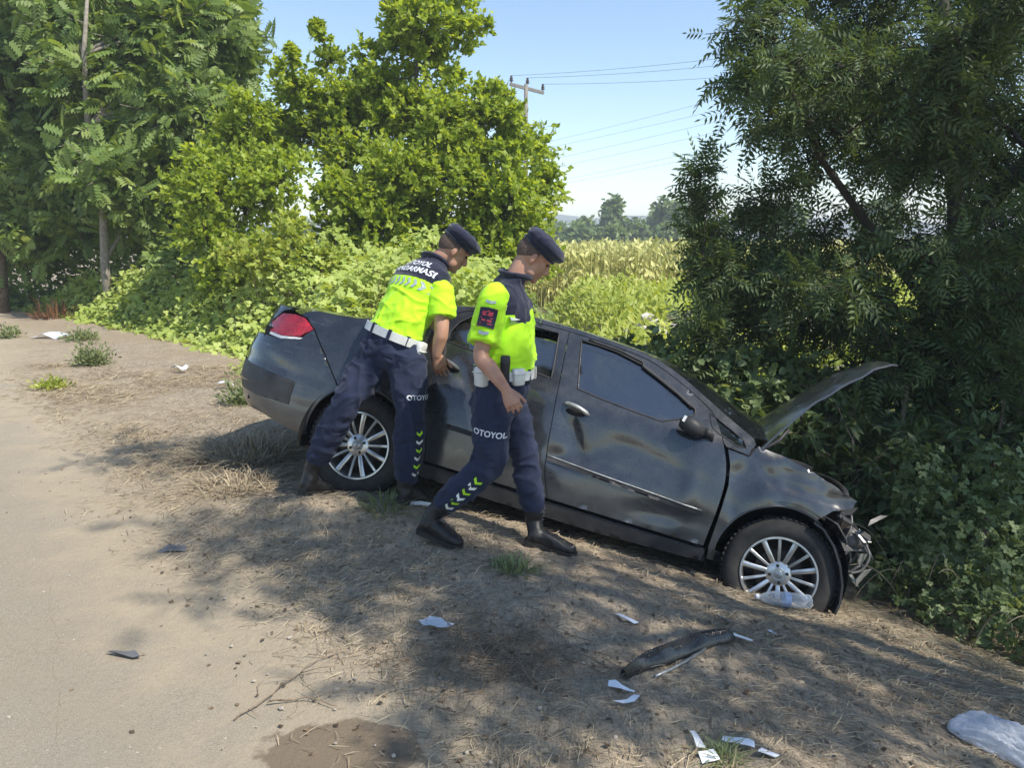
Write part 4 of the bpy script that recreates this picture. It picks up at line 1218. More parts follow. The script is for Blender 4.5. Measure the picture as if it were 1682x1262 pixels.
sill = panel('sill', [(.42, .325), (2.18, .325), (2.2, .25), (1.6, .225), (.9, .225), (.43, .24)], M['black_plastic'], off=-.012, dents=False, thick=.06)
bumper = panel('rear_bumper', [(-.21, .628), (-.364, .797), (-.503, .93), (-.58, .845), (-.73, .812), (-1.25, .80), (-1.70, .80), (-1.70, .36), (-1.2, .33), (-.95, .32), (-.73, .315), (-.55, .285), (-.40, .272), (-.352, .275)]
               + arc(0, .31, .372, 183, 124, 10), M['paint'], off=.003, gap=.0003)
panel('seam_backing', [(-.17, .66), (-.33, .83), (-.47, .965), (-.54, .90), (-.41, .76), (-.25, .60)], M['dark_cavity'], off=-.010, dents=True, gap=0, thick=.004, parent=bumper)
bumper_strip = panel('bumper_strip', [(-.52, .58), (-1.25, .62), (-1.25, .44), (-.80, .42), (-.52, .43)], M['strip_grey'], off=.006, dents=False, parent=bumper, gap=0)
tail = panel('taillight', [(-.5, .93), (-.585, .862), (-.73, .832), (-.88, .838), (-.9, .9), (-.82, .975), (-.69, .99), (-.6, .985)], M['red_lens'], off=.006, dents=False, step=.02)
panel('reversing_lens', [(-.56, .858), (-.73, .832), (-.86, .836), (-.86, .82), (-.73, .815), (-.57, .846)], M['white_plastic'], off=.006, dents=False, step=.015, parent=tail, gap=0)
boot_face = panel('boot_lid', [(-.90, .83), (-.92, .9), (-.84, .99), (-.75, 1.02), (-1.64, 1.04), (-1.64, .83)], M['paint'])
for o in (front_door, rear_door, side_frame, fender, sill, bumper, boot_face): flip(o)
flip(tail)

# glass
fw_ = panel('window_glass', shrink(FWIN, -.012), M['glass'], off=-.012, dents=False, gap=0, thick=.004, parent=front_door)
rglass = [(.37, 1.085), (.365, 1.15), (.385, 1.2), (.42, 1.235), (.78, 1.268), (1.02, 1.258), (1.035, 1.2), (1.058, 1.03), (.8, 1.05), (.55, 1.065)]
rw_ = panel('window_glass', rglass, M['glass'], off=-.014, dents=False, gap=0, thick=.004, parent=rear_door)
panel('quarter_glass', shrink(QLIGHT, -.006), M['glass'], off=-.008, dents=False, gap=0, thick=.004, step=.02, parent=side_frame)


def trim(name, path, r, mat, parent, off=0.0, closed=False, flat=1.0, step=.04):
    mb = MB(); P = resample(path, step, closed)
    if closed: P.append(P[0])
    mb.tube([skin(u, z, off) for u, z in P], r, 6, flat=flat)
    return mb.build(name, mat, parent)


trim('window_seal', FWIN, .006, M['black_plastic'], front_door, -.001, True)
trim('window_seal', RWIN, .006, M['black_plastic'], rear_door, -.001, True)
trim('window_seal', QLIGHT, .0045, M['black_plastic'], side_frame, -.001, True)
# top run of the front window frame, torn down near the A pillar
trim('window_channel', [(1.2, 1.325), (1.4, 1.308), (1.555, 1.275), (1.56, 1.25), (1.66, 1.208), (1.8, 1.145), (1.9, 1.09)], .009, M['black_plastic'], front_door, .004)
panel('moulding', [(1.165, .592), (1.165, .562), (2.1, .51), (2.12, .522), (2.1, .54)], M['black_plastic'], off=.010, thick=.014, gap=0, step=.02, parent=front_door)
trim('moulding_edge', [(1.17, .592), (1.6, .566), (2.1, .54)], .004, M['handle_grey'], front_door, .011)
panel('moulding', [(.47, .605), (.47, .577), (1.13, .563), (1.13, .593)], M['black_plastic'], off=.010, thick=.014, gap=0, step=.02, parent=rear_door)


def door_handle(u0, z0, u1, z1, parent):
    mb = MB()
    pts = []
    for k in range(9):
        t = k / 8
        pts.append(skin(u0 + (u1 - u0) * t, z0 + (z1 - z0) * t + .008 * math.sin(math.pi * t), .006 + .026 * math.sin(math.pi * min(1, t * 1.02)) ** .6))
    mb.tube(pts, [.008] + [.014] * 7 + [.008], 8)
    mb.build('handle', M['handle_grey'] if u0 > 1 else M['grey_plastic'], parent)
    c = ((u0 + u1) / 2, (z0 + z1) / 2 - .018)
    panel('recess_shade', [(c[0] + .062 * math.cos(a), c[1] + .022 * math.sin(a)) for a in np.linspace(0, 2 * math.pi, 16, endpoint=False)],
          M['dark_cavity'], off=.002, gap=0, step=.015, thick=.004, parent=parent)  # dark disc laid on the skin, standing in for a shaded hollow


door_handle(1.175, .915, 1.335, .885, front_door)
door_handle(.34, .955, .5, .94, rear_door)

# top: boot deck, rear screen, roof, windscreen, spanning the two body sides
def cap(name, i0, i1, mat, bx0, bx1, bz0, bz1, drop=0.0, thick=.012, nj=16, parent=CAR, crumple=0.0):
    P = ROOF[i0:i1 + 1]; n = len(P); V = []; Fc = []
    for i, (u, z) in enumerate(P):
        t = i / (n - 1); e = skin(u, z, -.002)
        for j in range(nj + 1):
            s = -1 + 2 * j / nj; c = 1 - s * s
            V.append(Vector((e.x + (bx0 + (bx1 - bx0) * t) * c, -e.y * s, e.z + (bz0 + (bz1 - bz0) * t) * c - drop + crumple * noise.noise((e.x * 3, s * 3, 2)))))
    w = nj + 1
    for i in range(n - 1):
        for j in range(nj):
            Fc.append((i * w + j, (i + 1) * w + j, (i + 1) * w + j + 1, i * w + j + 1))
    me = py_mesh(name, V, Fc)
    return link(name, me, mat, parent)


cap('boot_deck', 0, 14, M['paint'], -.28, -.16, .02, .012)
cap('rear_screen', 14, 24, M['glass'], -.16, -.1, .012, .03)
cap('roof', 24, 50, M['paint'], -.1, .12, .03, .024, crumple=.012)
cap('windscreen', 50, len(ROOF) - 1, M['glass'], .12, .3, .024, .03)
mb = MB()
mb.box((2.5, 0, .93), (.3, 1.36, .03)); mb.box((2.36, 0, .8), (.03, 1.4, .3))
mb.build('cowl', M['black_plastic'], CAR, smooth=False)

# dark inner shell, floor and wheel wells so the gaps and openings have something behind them
mb = MB()
for s in (-1, 1):
    for z0, z1 in ((.3, .62), (.62, .93)):
        xs_ = np.linspace(.42, 2.16, 12)
        V = [Vector((x, s * (halfw(zz) - .07), zz)) for x in xs_ for zz in (z0, z1)]
        mb.add(V, [(2 * i, 2 * i + 2, 2 * i + 3, 2 * i + 1) for i in range(11)])
mb.box((1.2, 0, .29), (2.6, 1.45, .06))
mb.box((-.5, 0, .62), (.75, 1.3, .5)); mb.box((.32, 0, .78), (.08, 1.4, .5))
mb.build('inner_shell', M['dark_cavity'], CAR, smooth=False)
for cx, cz in ((0, .31), (2.58, .335)):
    for s in (-1, 1):
        mb = MB(); V = []; A = np.linspace(-.3, math.pi + .3, 26)
        for a in A:
            for yy in (.84, .5):
                V.append(Vector((cx + .385 * math.cos(a), s * yy, cz + .385 * math.sin(a))))
        mb.add(V, [(2 * i, 2 * i + 2, 2 * i + 3, 2 * i + 1) for i in range(len(A) - 1)])
        c0 = len(V)
        V2 = [Vector((cx, s * .5, cz))] + [Vector((cx + .385 * math.cos(a), s * .5, cz + .385 * math.sin(a))) for a in A]
        mb.add(V2, [(0, i, i + 1) for i in range(1, len(A))])
        mb.build('wheel_arch_liner', M['dark_cavity'], CAR)
trim('arch_lip', arc(0, .31, .368, 8, 182, 24), .008, M['paint'], side_frame, -.004)
trim('arch_lip', arc(2.58, .335, .358, 60, 182, 24), .008, M['paint'], fender, -.004)

# seats seen dimly through the glass
def seat(x, y):
    mb = MB()
    def ring(cx, cz, w, d): return [Vector((cx + d * math.cos(a) , y + w * math.copysign(abs(math.sin(a)) ** .6, math.sin(a)), cz)) for a in np.linspace(0, 2 * math.pi, 14, endpoint=False)]
    mb.loft([ring(x + .05, .45, .22, .22), ring(x + .05, .58, .24, .24), ring(x + .03, .62, .2, .18)])
    mb.loft([ring(x - .14, .58, .22, .07), ring(x - .2, .8, .24, .075), ring(x - .26, 1.02, .2, .06), ring(x - .27, 1.06, .1, .04)])
    mb.loft([ring(x - .27, 1.08, .1, .035), ring(x - .285, 1.14, .13, .05), ring(x - .3, 1.22, .12, .045), ring(x - .3, 1.24, .07, .03)])
    return mb.build('seat', M['seat_cloth'], CAR)


for sx, sy in ((1.3, -.36), (1.3, .36), (.55, -.36), (.55, .36)): seat(sx, sy)
mb = MB(); mb.tube([(1.86 + .07 * math.sin(a), .36 + .18 * math.cos(a), .88 + .17 * math.sin(a)) for a in np.linspace(0, 2 * math.pi, 25)], .014, 8, cap=False)
mb.build('steering_wheel', M['black_plastic'], CAR)
mb = MB(); mb.box((2.12, 0, .86), (.4, 1.38, .2)); mb.build('dashboard', M['black_plastic'], CAR, smooth=False)


# wheels
def wheel_parts():
    t = MB()
    t.lathe([(.207, .022), (.222, .008), (.250, .0), (.282, .004), (.300, .016), (.312, .034), (.3155, .055), (.3165, .1), (.3155, .145), (.312, .166), (.300, .184), (.28, .196), (.235, .196), (.207, .18)], 64, 'Y', closed=True)
    tread = MB()
    for k in range(60):
        a = 2 * math.pi * k / 60
        Mx = Matrix.Rotation(-a, 3, 'Y')
        for yy, sh in ((.045, .3), (.1, 0), (.155, -.3)):
            tread.box(Mx @ Vector((.3165, yy, 0)), (.009, .036, .022), Mx @ Matrix.Rotation(sh, 3, 'X'))
    rim = MB()
    rim.lathe([(.2075, .028), (.214, .012), (.211, .004), (.203, .004), (.197, .014), (.193, .05), (.188, .12), (.19, .18), (.2, .19)], 64, 'Y')
    hub = [(.0, .02), (.034, .02), (.036, .024), (.056, .026), (.07, .034), (.072, .06), (.0, .06)]
    rim.lathe(hub, 40, 'Y')
    for k in range(14):
        a = 2 * math.pi * k / 14
        Mx = Matrix.Rotation(-a, 3, 'Y')
        w0, w1 = ((.0105, .0155) if k % 2 == 0 else (.0065, .0095))
        R_ = []
        for r, yy, w, dp in ((.058, .033, w0, .02), (.1, .022, (w0 + w1) / 2, .018), (.15, .014, (w0 + w1) / 2 * 1.05, .016), (.203, .012, w1, .014)):
            R_.append([Mx @ Vector(q) for q in ((r, yy + dp, -w * .8), (r, yy + .003, -w), (r, yy, -w * .6), (r, yy, w * .6), (r, yy + .003, w), (r, yy + dp, w * .8))])
        rim.loft(R_)
    bolts = []
    for k in range(4):
        a = math.pi / 4 + k * math.pi / 2
        bm1 = MB(); bm1.lathe([(.0, .021), (.009, .021), (.0098, .03), (.0, .03)], 12, 'Y', c=(.047 * math.cos(a), 0, .047 * math.sin(a)))
        bolts.append(('wheel_bolt', bm1.mesh('wheel_bolt'), 'disc_dark', None))
    capm = MB(); capm.lathe([(.0, .013), (.02, .014), (.026, .018), (.027, .026)], 24, 'Y')
    disc = MB(); disc.lathe([(.0, .07), (.13, .07), (.135, .075), (.135, .085), (.0, .085)], 36, 'Y')
    disc.lathe([(.0, .15), (.19, .15), (.19, .16), (.0, .16)], 30, 'Y')
    return [('tyre', t.mesh('tyre'), 'rubber', None), ('tread', tread.mesh('tread'), 'rubber', None), ('rim', rim.mesh('rim'), 'alloy', 30),
            ('centre_cap', capm.mesh('centre_cap'), 'handle_grey', None)] + bolts, disc.mesh('wheel')


WP, WD = wheel_parts()
for me, mn in [(p[1], p[2]) for p in WP] + [(WD, 'disc_dark')]:
    me.materials.append(M[mn]); me.polygons.foreach_set('use_smooth', np.ones(len(me.polygons), bool))
for p in WP:
    if p[3]: sharp(type('o', (), {'data': p[1]})(), p[3])
for cx, cz, s, st, spin in ((0, .31, -1, 0, .2), (2.603, .31, -1, -7, .45), (0, .31, 1, 0, 0), (2.603, .31, 1, 7, 0)):
    w = bpy.data.objects.new('wheel', WD); COL.objects.link(w); w.parent = CAR
    w.matrix_local = Matrix.Translation((cx, s * .833, cz)) @ Matrix.Rotation(math.radians(st + (180 if s > 0 else 0)), 4, 'Z') @ Matrix.Rotation(spin, 4, 'Y')
    for nm, me, mn, _ in WP:
        q = bpy.data.objects.new(nm, me); COL.objects.link(q); q.parent = w

# bonnet, sprung open and buckled
def bonnet():
    n, m = 22, 20
    base = Vector((2.335, 0, .985)); V = []
    prof = []
    x, z, ang = 0, 0, math.radians(52)
    for i in range(n + 1):
        t = i / n
        prof.append((x, z))
        a = math.radians(53 - 10 * t - 34 * max(0, t - .72) / .28)
        x += .90 / n * math.cos(a); z += .90 / n * math.sin(a)
    outer, inner = [], []
    for i, (px, pz) in enumerate(prof):
        t = i / n
        hw = .67 - .04 * t - (.10 * max(0, t - .8) / .2)
        for j in range(m + 1):
            s = -1 + 2 * j / m
            cr = .04 * (1 - s * s) - .02 * abs(s) ** 6
            a = math.radians(53 - 10 * t)
            wr = .024 * noise.noise((t * 9, s * 5, 1)) * t + .02 * math.sin(t * 9 + s * 2) * max(0, t - .5)
            p = base + Vector((px - (cr + wr) * math.sin(a), s * hw, pz + (cr + wr) * math.cos(a) - s * .065 * min(1, t * 3)))
            outer.append(p)
            th = .012 if abs(s) > .93 else .03
            inner.append(p + Vector((math.sin(a), 0, -math.cos(a))) * th)
    w = m + 1; V = outer + inner; o = len(outer); Fc = []
    for i in range(n):
        for j in range(m):
            a, b_, c, d = i * w + j, (i + 1) * w + j, (i + 1) * w + j + 1, i * w + j + 1
            Fc += [(a, b_, c, d), (o + d, o + c, o + b_, o + a)]
    for i in range(n):
        for j in (0, m):
            a, b_ = i * w + j, (i + 1) * w + j
            Fc.append((a, b_, o + b_, o + a))
    for j in range(m):
        for i in (0, n):
            a, b_ = i * w + j, i * w + j + 1
            Fc.append((a, b_, o + b_, o + a))
    mb = MB(); mb.add(V, Fc)
    bo = mb.build('bonnet', M['paint'], CAR, angle=50)
    for s in (-1, 1):
        hm = MB(); hm.tube([(2.33, s * .64, .93), (2.37, s * .64, .97), (2.44, s * .63, 1.04), (2.48, s * .6, 1.12)], .012, 6)
        hm.build('bonnet_hinge', M['black_plastic'], bo)


bonnet()

# folded mirror hanging from the door corner
mb = MB()
def oval(c, ax, w, h, n=16): return [Vector(c) + Vector((0, w * math.cos(a), h * math.sin(a))) if ax == 'x' else Vector(c) for a in np.linspace(0, 2 * math.pi, n, endpoint=False)]
mb.loft([oval((1.80, -.86, 1.0), 'x', .02, .03), oval((1.83, -.885, 1.0), 'x', .045, .055), oval((1.90, -.895, .995), 'x', .055, .065), oval((1.96, -.885, .985), 'x', .05, .058), oval((2.01, -.865, .975), 'x', .025, .03)])
mb.V = [((v[0] - 1.93) * .72 + 1.94, (v[1] + .87) * .72 - .86, (v[2] - .99) * .72 + .985) for v in mb.V]
mir = mb.build('mirror', M['black_plastic'], CAR)
mb = MB(); mb.tube([(2.0, -.84, .98), (2.04, -.82, .965), (2.05, -.81, .93)], [.025, .02, .012], 8)
mb.build('mirror_arm', M['black_plastic'], mir)
mb = MB(); mb.box((1.865, -.905, 1.02), (.016, .006, .036), Matrix.Rotation(.25, 3, 'Y')); mb.build('mirror_glass', M['white_plastic'], mir, smooth=False)

# torn front end
def strip(name, pts, w, mat, th=.006, parent=CAR):
    mb = MB(); R_ = []
    for k, p in enumerate(pts):
        p = Vector(p); d = (Vector(pts[min(k + 1, len(pts) - 1)]) - Vector(pts[max(k - 1, 0)])).normalized()
        side_ = Vector((0, 1, 0)); nn = d.cross(side_).normalized()
        R_.append([p - side_ * w / 2 - nn * th, p + side_ * w / 2 - nn * th, p + side_ * w / 2 + nn * th, p - side_ * w / 2 + nn * th])
    mb.loft(R_)
    return mb.build(name, mat, parent, smooth=False)


strip('arch_liner_strip', [(2.70, -.80, .655), (2.76, -.81, .63), (2.83, -.82, .56), (2.885, -.83, .47), (2.925, -.83, .37), (2.94, -.83, .27), (2.93, -.83, .2)], .13, M['black_plastic'])
strip('bumper_bracket', [(2.76, -.72, .70), (2.86, -.70, .67), (2.93, -.68, .6), (2.99, -.66, .5), (3.0, -.65, .4)], .05, M['steel'], .004)
for pts, r, mt, nm in [
        ([(2.85, -.66, .74), (2.95, -.6, .70), (3.03, -.55, .62), (3.06, -.5, .5), (3.02, -.5, .42)], .014, 'black_plastic', 'hose'),
        ([(2.82, -.64, .62), (2.9, -.68, .58), (2.98, -.7, .55), (3.06, -.68, .57), (3.12, -.62, .52)], .008, 'steel', 'bent_bar'),
        ([(2.9, -.7, .46), (2.98, -.72, .42), (3.04, -.7, .47), (3.1, -.66, .44)], .012, 'black_plastic', 'hose'),
        ([(2.88, -.6, .8), (2.94, -.62, .74), (2.95, -.66, .66), (2.92, -.68, .56)], .006, 'steel', 'wire_loom'),
        ([(3.02, -.7, .62), (3.07, -.72, .55), (3.05, -.73, .46), (2.99, -.73, .42)], .007, 'steel', 'bent_bar'),
        ([(2.95, .6, .66), (3.02, .2, .64), (3.0, -.2, .62), (3.05, -.55, .58)], .035, 'steel', 'crash_beam'),
        ([(2.9, .55, .86), (2.93, 0, .87), (2.92, -.4, .85), (2.9, -.62, .8)], .022, 'black_plastic', 'radiator_support')]:
    mb = MB(); mb.tube(bez(pts, 4), r, 8); mb.build(nm, M[mt], CAR)
mb = MB()
mb.lathe([(.0, 0), (.05, .004), (.068, .02), (.07, .05), (.045, .09), (.0, .1)], 20, 'X', c=(2.93, -.62, .6)); mb.build('headlight_bowl', M['steel'], CAR)
mb = MB(); mb.box((2.93, 0, .5), (.05, 1.1, .42), Matrix.Rotation(.12, 3, 'Y')); mb.build('radiator', M['disc_dark'], CAR, smooth=False)
mb = MB(); mb.box((2.62, 0, .62), (.55, .6, .4)); mb.box((2.6, -.36, .7), (.25, .16, .2)); mb.build('engine', M['disc_dark'], CAR, smooth=False)
rs_ = random.Random(4)
for k in range(18):
    c = Vector((2.86 + rs_.random() * .22, -.73 + rs_.random() * .12, .4 + rs_.random() * .38))
    mb = MB()
    a = Vector((rs_.uniform(-1, 1), rs_.uniform(-.4, .4), rs_.uniform(-1, 1))).normalized(); bb = a.orthogonal().normalized() * rs_.uniform(.01, .03)
    L_ = rs_.uniform(.04, .09); q = [c + a * L_ + bb, c + a * L_ * .4 - bb, c - a * L_ * .6 - bb * .7, c - a * L_ + bb * 1.2]
    nn = a.cross(bb).normalized() * .003
    mb.loft([[p + nn for p in q], [p - nn for p in q]])
    mb.build('torn_plastic', M[rs_.choice(['black_plastic', 'grey_plastic', 'steel', 'black_plastic', 'handle_grey', 'black_plastic'])], CAR, smooth=False)


# ================================================================== the two officers
def cloth_mat(name, color, rough=.88, weave=420, var=.14, sheen=0.25):
    m, nt, out = nodes(name); b = NB(nt)
    p = b.coord()
    n1 = b.noise(p, 6, 5, .6); n2 = b.noise(p, weave, 2)
    wv = b.n('ShaderNodeTexWave'); b.l(p, wv.inputs[0]); wv.inputs['Scale'].default_value = weave * .35
    lo = tuple(c * (1 - var) for c in color); hi = tuple(min(1, c * (1 + var)) for c in color)
    c = b.mix(b.ramp(n1, [(.3, 0), (.7, 1)]), lo, hi)
    bp = b.bump(b.math('ADD', n2, b.math('MULTIPLY', wv.outputs[1], .4)), .12, .002)
    bp = b.bump(b.noise(p, 26, 4, .6), .25, .006, bp)
    b.bsdf(out, c, rough, 0, bp, .25, Sheen_Weight=sheen)
    return m


def skin_mat():
    m, nt, out = nodes('skin'); b = NB(nt)
    p = b.coord()
    n1 = b.noise(p, 14, 5, .6); n2 = b.noise(p, 160, 3)
    c = b.mix(b.ramp(n1, [(.3, 0), (.7, 1)]), (.37, .19, .125), (.47, .27, .19))
    b.bsdf(out, c, .5, 0, b.bump(n2, .12, .002), .4, Subsurface_Weight=.12)
    return m


M['navy'] = cloth_mat('navy_twill', (.019, .026, .055), sheen=.08)
M['navy_knit'] = cloth_mat('navy_knit', (.014, .017, .036), weave=300)
M['neon'] = cloth_mat('hi_vis_yellow', (.46, .84, .022), .75, 380, .07, .1)
M['beret'] = cloth_mat('navy_felt', (.011, .013, .034), .95, 500, .2, .3)
M['reflective'] = plain('reflective_tape', (.42, .47, .45), .4, .2, var=.12, scale=40)
M['hivis_white'] = plain('white_tape', (.78, .8, .74), .5, var=.08)
M['letter'] = plain('pale_lettering', (.68, .7, .74), .6, var=.06)
M['belt_white'] = plain('white_leather', (.62, .63, .61), .45, var=.12, scale=20, bump=.25)
M['boot'] = plain('black_leather', (.016, .015, .015), .42, var=.5, scale=22, bump=.3)
M['sole'] = plain('boot_sole', (.03, .027, .024), .8, var=.4)
M['skin'] = skin_mat()
M['hair'] = plain('cropped_hair', (.1, .07, .055), .85, var=.4, scale=120, bump=.7, bdist=.004)
M['patch'] = plain('patch_navy', (.02, .022, .04), .85, var=.2)
M['patch_red'] = plain('patch_red', (.42, .05, .07), .8, var=.25, scale=60)
M['eye'] = plain('eye_dark', (.03, .02, .015), .15, var=.1)


def ring(c, u, v, ru, rv, n=24, p=2.3):
    c, u, v = Vector(c), Vector(u), Vector(v)
    out = []
    for k in range(n):
        a = 2 * math.pi * k / n
        ca, sa = math.cos(a), math.sin(a)
        out.append(c + u * ru * math.copysign(abs(ca) ** (2 / p), ca) + v * rv * math.copysign(abs(sa) ** (2 / p), sa))
    return out


def ball(mb, c, r, M3=None, n=14):
    M3 = M3 or Matrix.Identity(3)
    r = Vector(r) if hasattr(r, '__len__') else Vector((r, r, r))
    R_ = []
    for i in range(1, 10):
        t = math.pi * i / 10
        R_.append([Vector(c) + M3 @ Vector((r.x * math.sin(t) * math.cos(a), r.y * math.sin(t) * math.sin(a), -r.z * math.cos(t))) for a in np.linspace(0, 2 * math.pi, n, endpoint=False)])
    mb.loft(R_)


def limb(mb, pts, rad, n=16):
    pts = [Vector(p) for p in pts]
    mb.tube(pts, rad, n)
    for p, r in ((pts[0], rad[0]), (pts[-1], rad[-1])): ball(mb, p, r * .98)


def curve_limb(P, R, k=5):
    """a smooth chain of points and radii through joints"""
    Q = bez([tuple(p) + (r,) for p, r in zip(P, R)], k)
    return [Vector(q[:3]) for q in Q], [q[3] for q in Q]


def organic(name, mb, voxel, it, mat, parent, base, fold=None, factor=.5):
    me = mb.mesh(name)
    o = bpy.data.objects.new('tmp', me); COL.objects.link(o)
    m = o.modifiers.new('r', 'REMESH'); m.mode = 'VOXEL'; m.voxel_size = voxel; m.use_smooth_shade = True
    if it:
        s = o.modifiers.new('s', 'SMOOTH'); s.factor = factor; s.iterations = it
    dg = bpy.context.evaluated_depsgraph_get()
    out = bpy.data.meshes.new_from_object(o.evaluated_get(dg)); out.name = name
    bpy.data.objects.remove(o); bpy.data.meshes.remove(me)
    if fold:
        n = len(out.vertices)
        nr = np.zeros(n * 3, np.float32); out.vertices.foreach_get('normal', nr); nr = nr.reshape(-1, 3)
        co = np.zeros(n * 3, np.float32); out.vertices.foreach_get('co', co); co = co.reshape(-1, 3)
        d = np.array([fold(Vector(p)) for p in co.tolist()], np.float32)
        co += nr * d[:, None]
        out.vertices.foreach_set('co', co.ravel()); out.update()
    out.transform(Matrix.Translation(-Vector(base)))
    out.update()
    return link(name, out, mat, parent)


def folds(seed, amp, fr=(9, 9, 4), axis=None):
    """creased cloth: ridged noise in three directions, sharper on the crests"""
    def rg(q):
        return max(0.0, 1 - abs(noise.noise(q)) * 3.2) ** 1.5
    def f(p):
        q = Vector((p.x * fr[0], p.y * fr[1], p.z * fr[2]))
        w = Vector((noise.noise(p * 3 + Vector((seed, 1, 2))), noise.noise(p * 3 + Vector((4, seed, 2))), 0)) * .8
        a = rg(q + w + Vector((seed, 0, 0)))
        r = rg(Vector((p.x * 5 + p.z * 12, p.y * 6, p.z * 8 - p.x * 7 + seed)) + w)
        h = rg(Vector((p.x * 4 - p.z * 9, p.y * 5 + seed, p.z * 13)) + w * 1.3)
        c = noise.noise(q * 2.6 + Vector((0, seed, 0)))
        m = .55 + .9 * noise.noise(p * 4.5 + Vector((seed, seed, 0)))
        return amp * (a * .9 + r * 1.0 * m + h * .8 * (1 - m) + c * .3 - .55)
    return f


def hand(mb, wrist, d, back, curl, spread=.10, thumb_side=1, scale=1.0, thumb_curl=.7):
    """palm and five fingers; d points to the knuckles, back is the outward normal of the back of the hand"""
    w = Vector(wrist); d = Vector(d).normalized(); bk = Vector(back); bk = (bk - d * bk.dot(d)).normalized()
    lat = d.cross(bk) * thumb_side
    s = scale
    rows = [(0, .026, .020), (.03, .034, .019), (.06, .041, .017), (.085, .042, .0145)]
    mb.loft([ring(w + d * l * s, lat, bk, a * s, c * s, 16, 2.6) for l, a, c in rows])
    for k, (off, L, r) in enumerate(((.031, .074, .0088), (.0105, .083, .0092), (-.0105, .077, .0088), (-.030, .06, .0076))):
        p = w + d * (.08 - .006 * abs(k - 1)) * s + lat * off * s
        dd = (d + lat * spread * (1.2 - k)).normalized()
        c0 = curl[k] if hasattr(curl, '__len__') else curl
        pts = [p - dd * .02 * s, p]; rad = [r * s, r * 1.04 * s]
        ang = 0
        for seg, f in ((.45, .55), (.31, 1.0), (.24, .8)):
            ang += c0 * f
            dd2 = (dd * math.cos(ang) - bk * math.sin(ang)).normalized()
            p = p + dd2 * L * seg * s
            pts.append(p); rad.append(r * s * (1 - .22 * (len(pts) - 2) / 3))
        mb.tube(pts, rad, 10); ball(mb, pts[-1], rad[-1]); 
        for q, rr in zip(pts[1:-1], rad[1:-1]): ball(mb, q, rr * 1.02, n=10)
    p = w + d * .022 * s + lat * .026 * s - bk * .004 * s
    dd = (d * .72 + lat * .62 - bk * .25).normalized()
    pts, rad = [p - dd * .012 * s, p], [.013 * s, .0125 * s]
    for seg, a in ((.036, .25), (.03, .55), (.022, .9)):
        d2 = (dd * math.cos(a * thumb_curl) + (d * .7 - lat * .45 - bk * .5).normalized() * math.sin(a * thumb_curl)).normalized()
        p = p + d2 * seg * s; pts.append(p); rad.append(rad[-1] * .92)
    mb.tube(pts, rad, 10); ball(mb, pts[-1], rad[-1])


def head(mb, c, f, u):
    f = Vector(f).normalized(); u = Vector(u); u = (u - f * u.dot(f)).normalized(); r = f.cross(u)
    B = Matrix((f, r, u)).transposed()
    P = lambda a, b_, c_: Vector(c) + B @ Vector((a, b_, c_))
    ball(mb, P(-.008, 0, .032), (.098, .077, .100), B, 22)
    ball(mb, P(.022, 0, -.03), (.072, .065, .075), B, 18)
    ball(mb, P(.035, 0, -.072), (.052, .050, .042), B, 16)
    ball(mb, P(.074, 0, -.094), (.020, .024, .018), B)
    for s in (-1, 1):
        ball(mb, P(.03, s * .05, -.062), (.03, .016, .03), B)          # jaw corners
        ball(mb, P(.062, s * .036, -.012), (.022, .022, .02), B)       # cheekbones
        ball(mb, P(.082, s * .03, .03), (.014, .026, .009), B)          # brows
        E_ = B @ Matrix.Rotation(s * .35, 3, 'Z')
        ball(mb, P(-.006, s * .077, -.004), (.017, .007, .029), E_)      # ears
        ball(mb, P(-.002, s * .074, -.03), (.008, .006, .010), B)
    mb.tube([P(.086, 0, .022), P(.098, 0, .0), P(.112, 0, -.026), P(.104, 0, -.036)], [.008, .0095, .0125, .009], 10)
    for s in (-1, 1): ball(mb, P(.099, s * .011, -.033), (.010, .008, .007), B)
    ball(mb, P(.089, 0, -.056), (.012, .024, .0065), B); ball(mb, P(.087, 0, -.067), (.011, .021, .0065), B)
    return P, B


def beret(name, P, B, parent, base, tilt, droop, size=1.0):
    mb = MB()
    T = B @ Matrix.Rotation(tilt[0], 3, 'X') @ Matrix.Rotation(tilt[1], 3, 'Y')
    c = P(.0, 0, .062)
    q = lambda a, b_, c_: c + T @ Vector((a, b_, c_)) * size
    u, v = T @ Vector((1, 0, 0)), T @ Vector((0, 1, 0))
    mb.loft([ring(q(0, 0, -.006), u, v, .100, .083, 28, 2.1), ring(q(droop[0] * .2, droop[1] * .2, .012), u, v, .112, .095, 28, 2.1),
             ring(q(droop[0] * .4, droop[1] * .4, .03), u, v, .124, .107, 28, 2.1), ring(q(droop[0] * .5, droop[1] * .5, .048), u, v, .124, .107, 28, 2.1),
             ring(q(droop[0] * .5, droop[1] * .5, .066), u, v, .108, .093, 28, 2.1), ring(q(droop[0] * .45, droop[1] * .45, .078), u, v, .078, .066, 28, 2.1), ring(q(droop[0] * .4, droop[1] * .4, .083), u, v, .035, .03, 28, 2.1)])
    ball(mb, q(droop[0] * .9, droop[1] * 1.2, .042), (.098, .088, .044), T)
    o = organic(name, mb, .006, 8, M['beret'], parent, base, folds(3, .0045, (12, 12, 12)))
    bm_ = MB(); pts = ring(q(0, 0, -.008), u, v, .1045, .0875, 36, 2.1)
    bm_.tube([p - Vector(base) for p in pts + pts[:1]], .006, 8, cap=False)
    bm_.build('beret_band', M['navy_knit'], o)
    return o


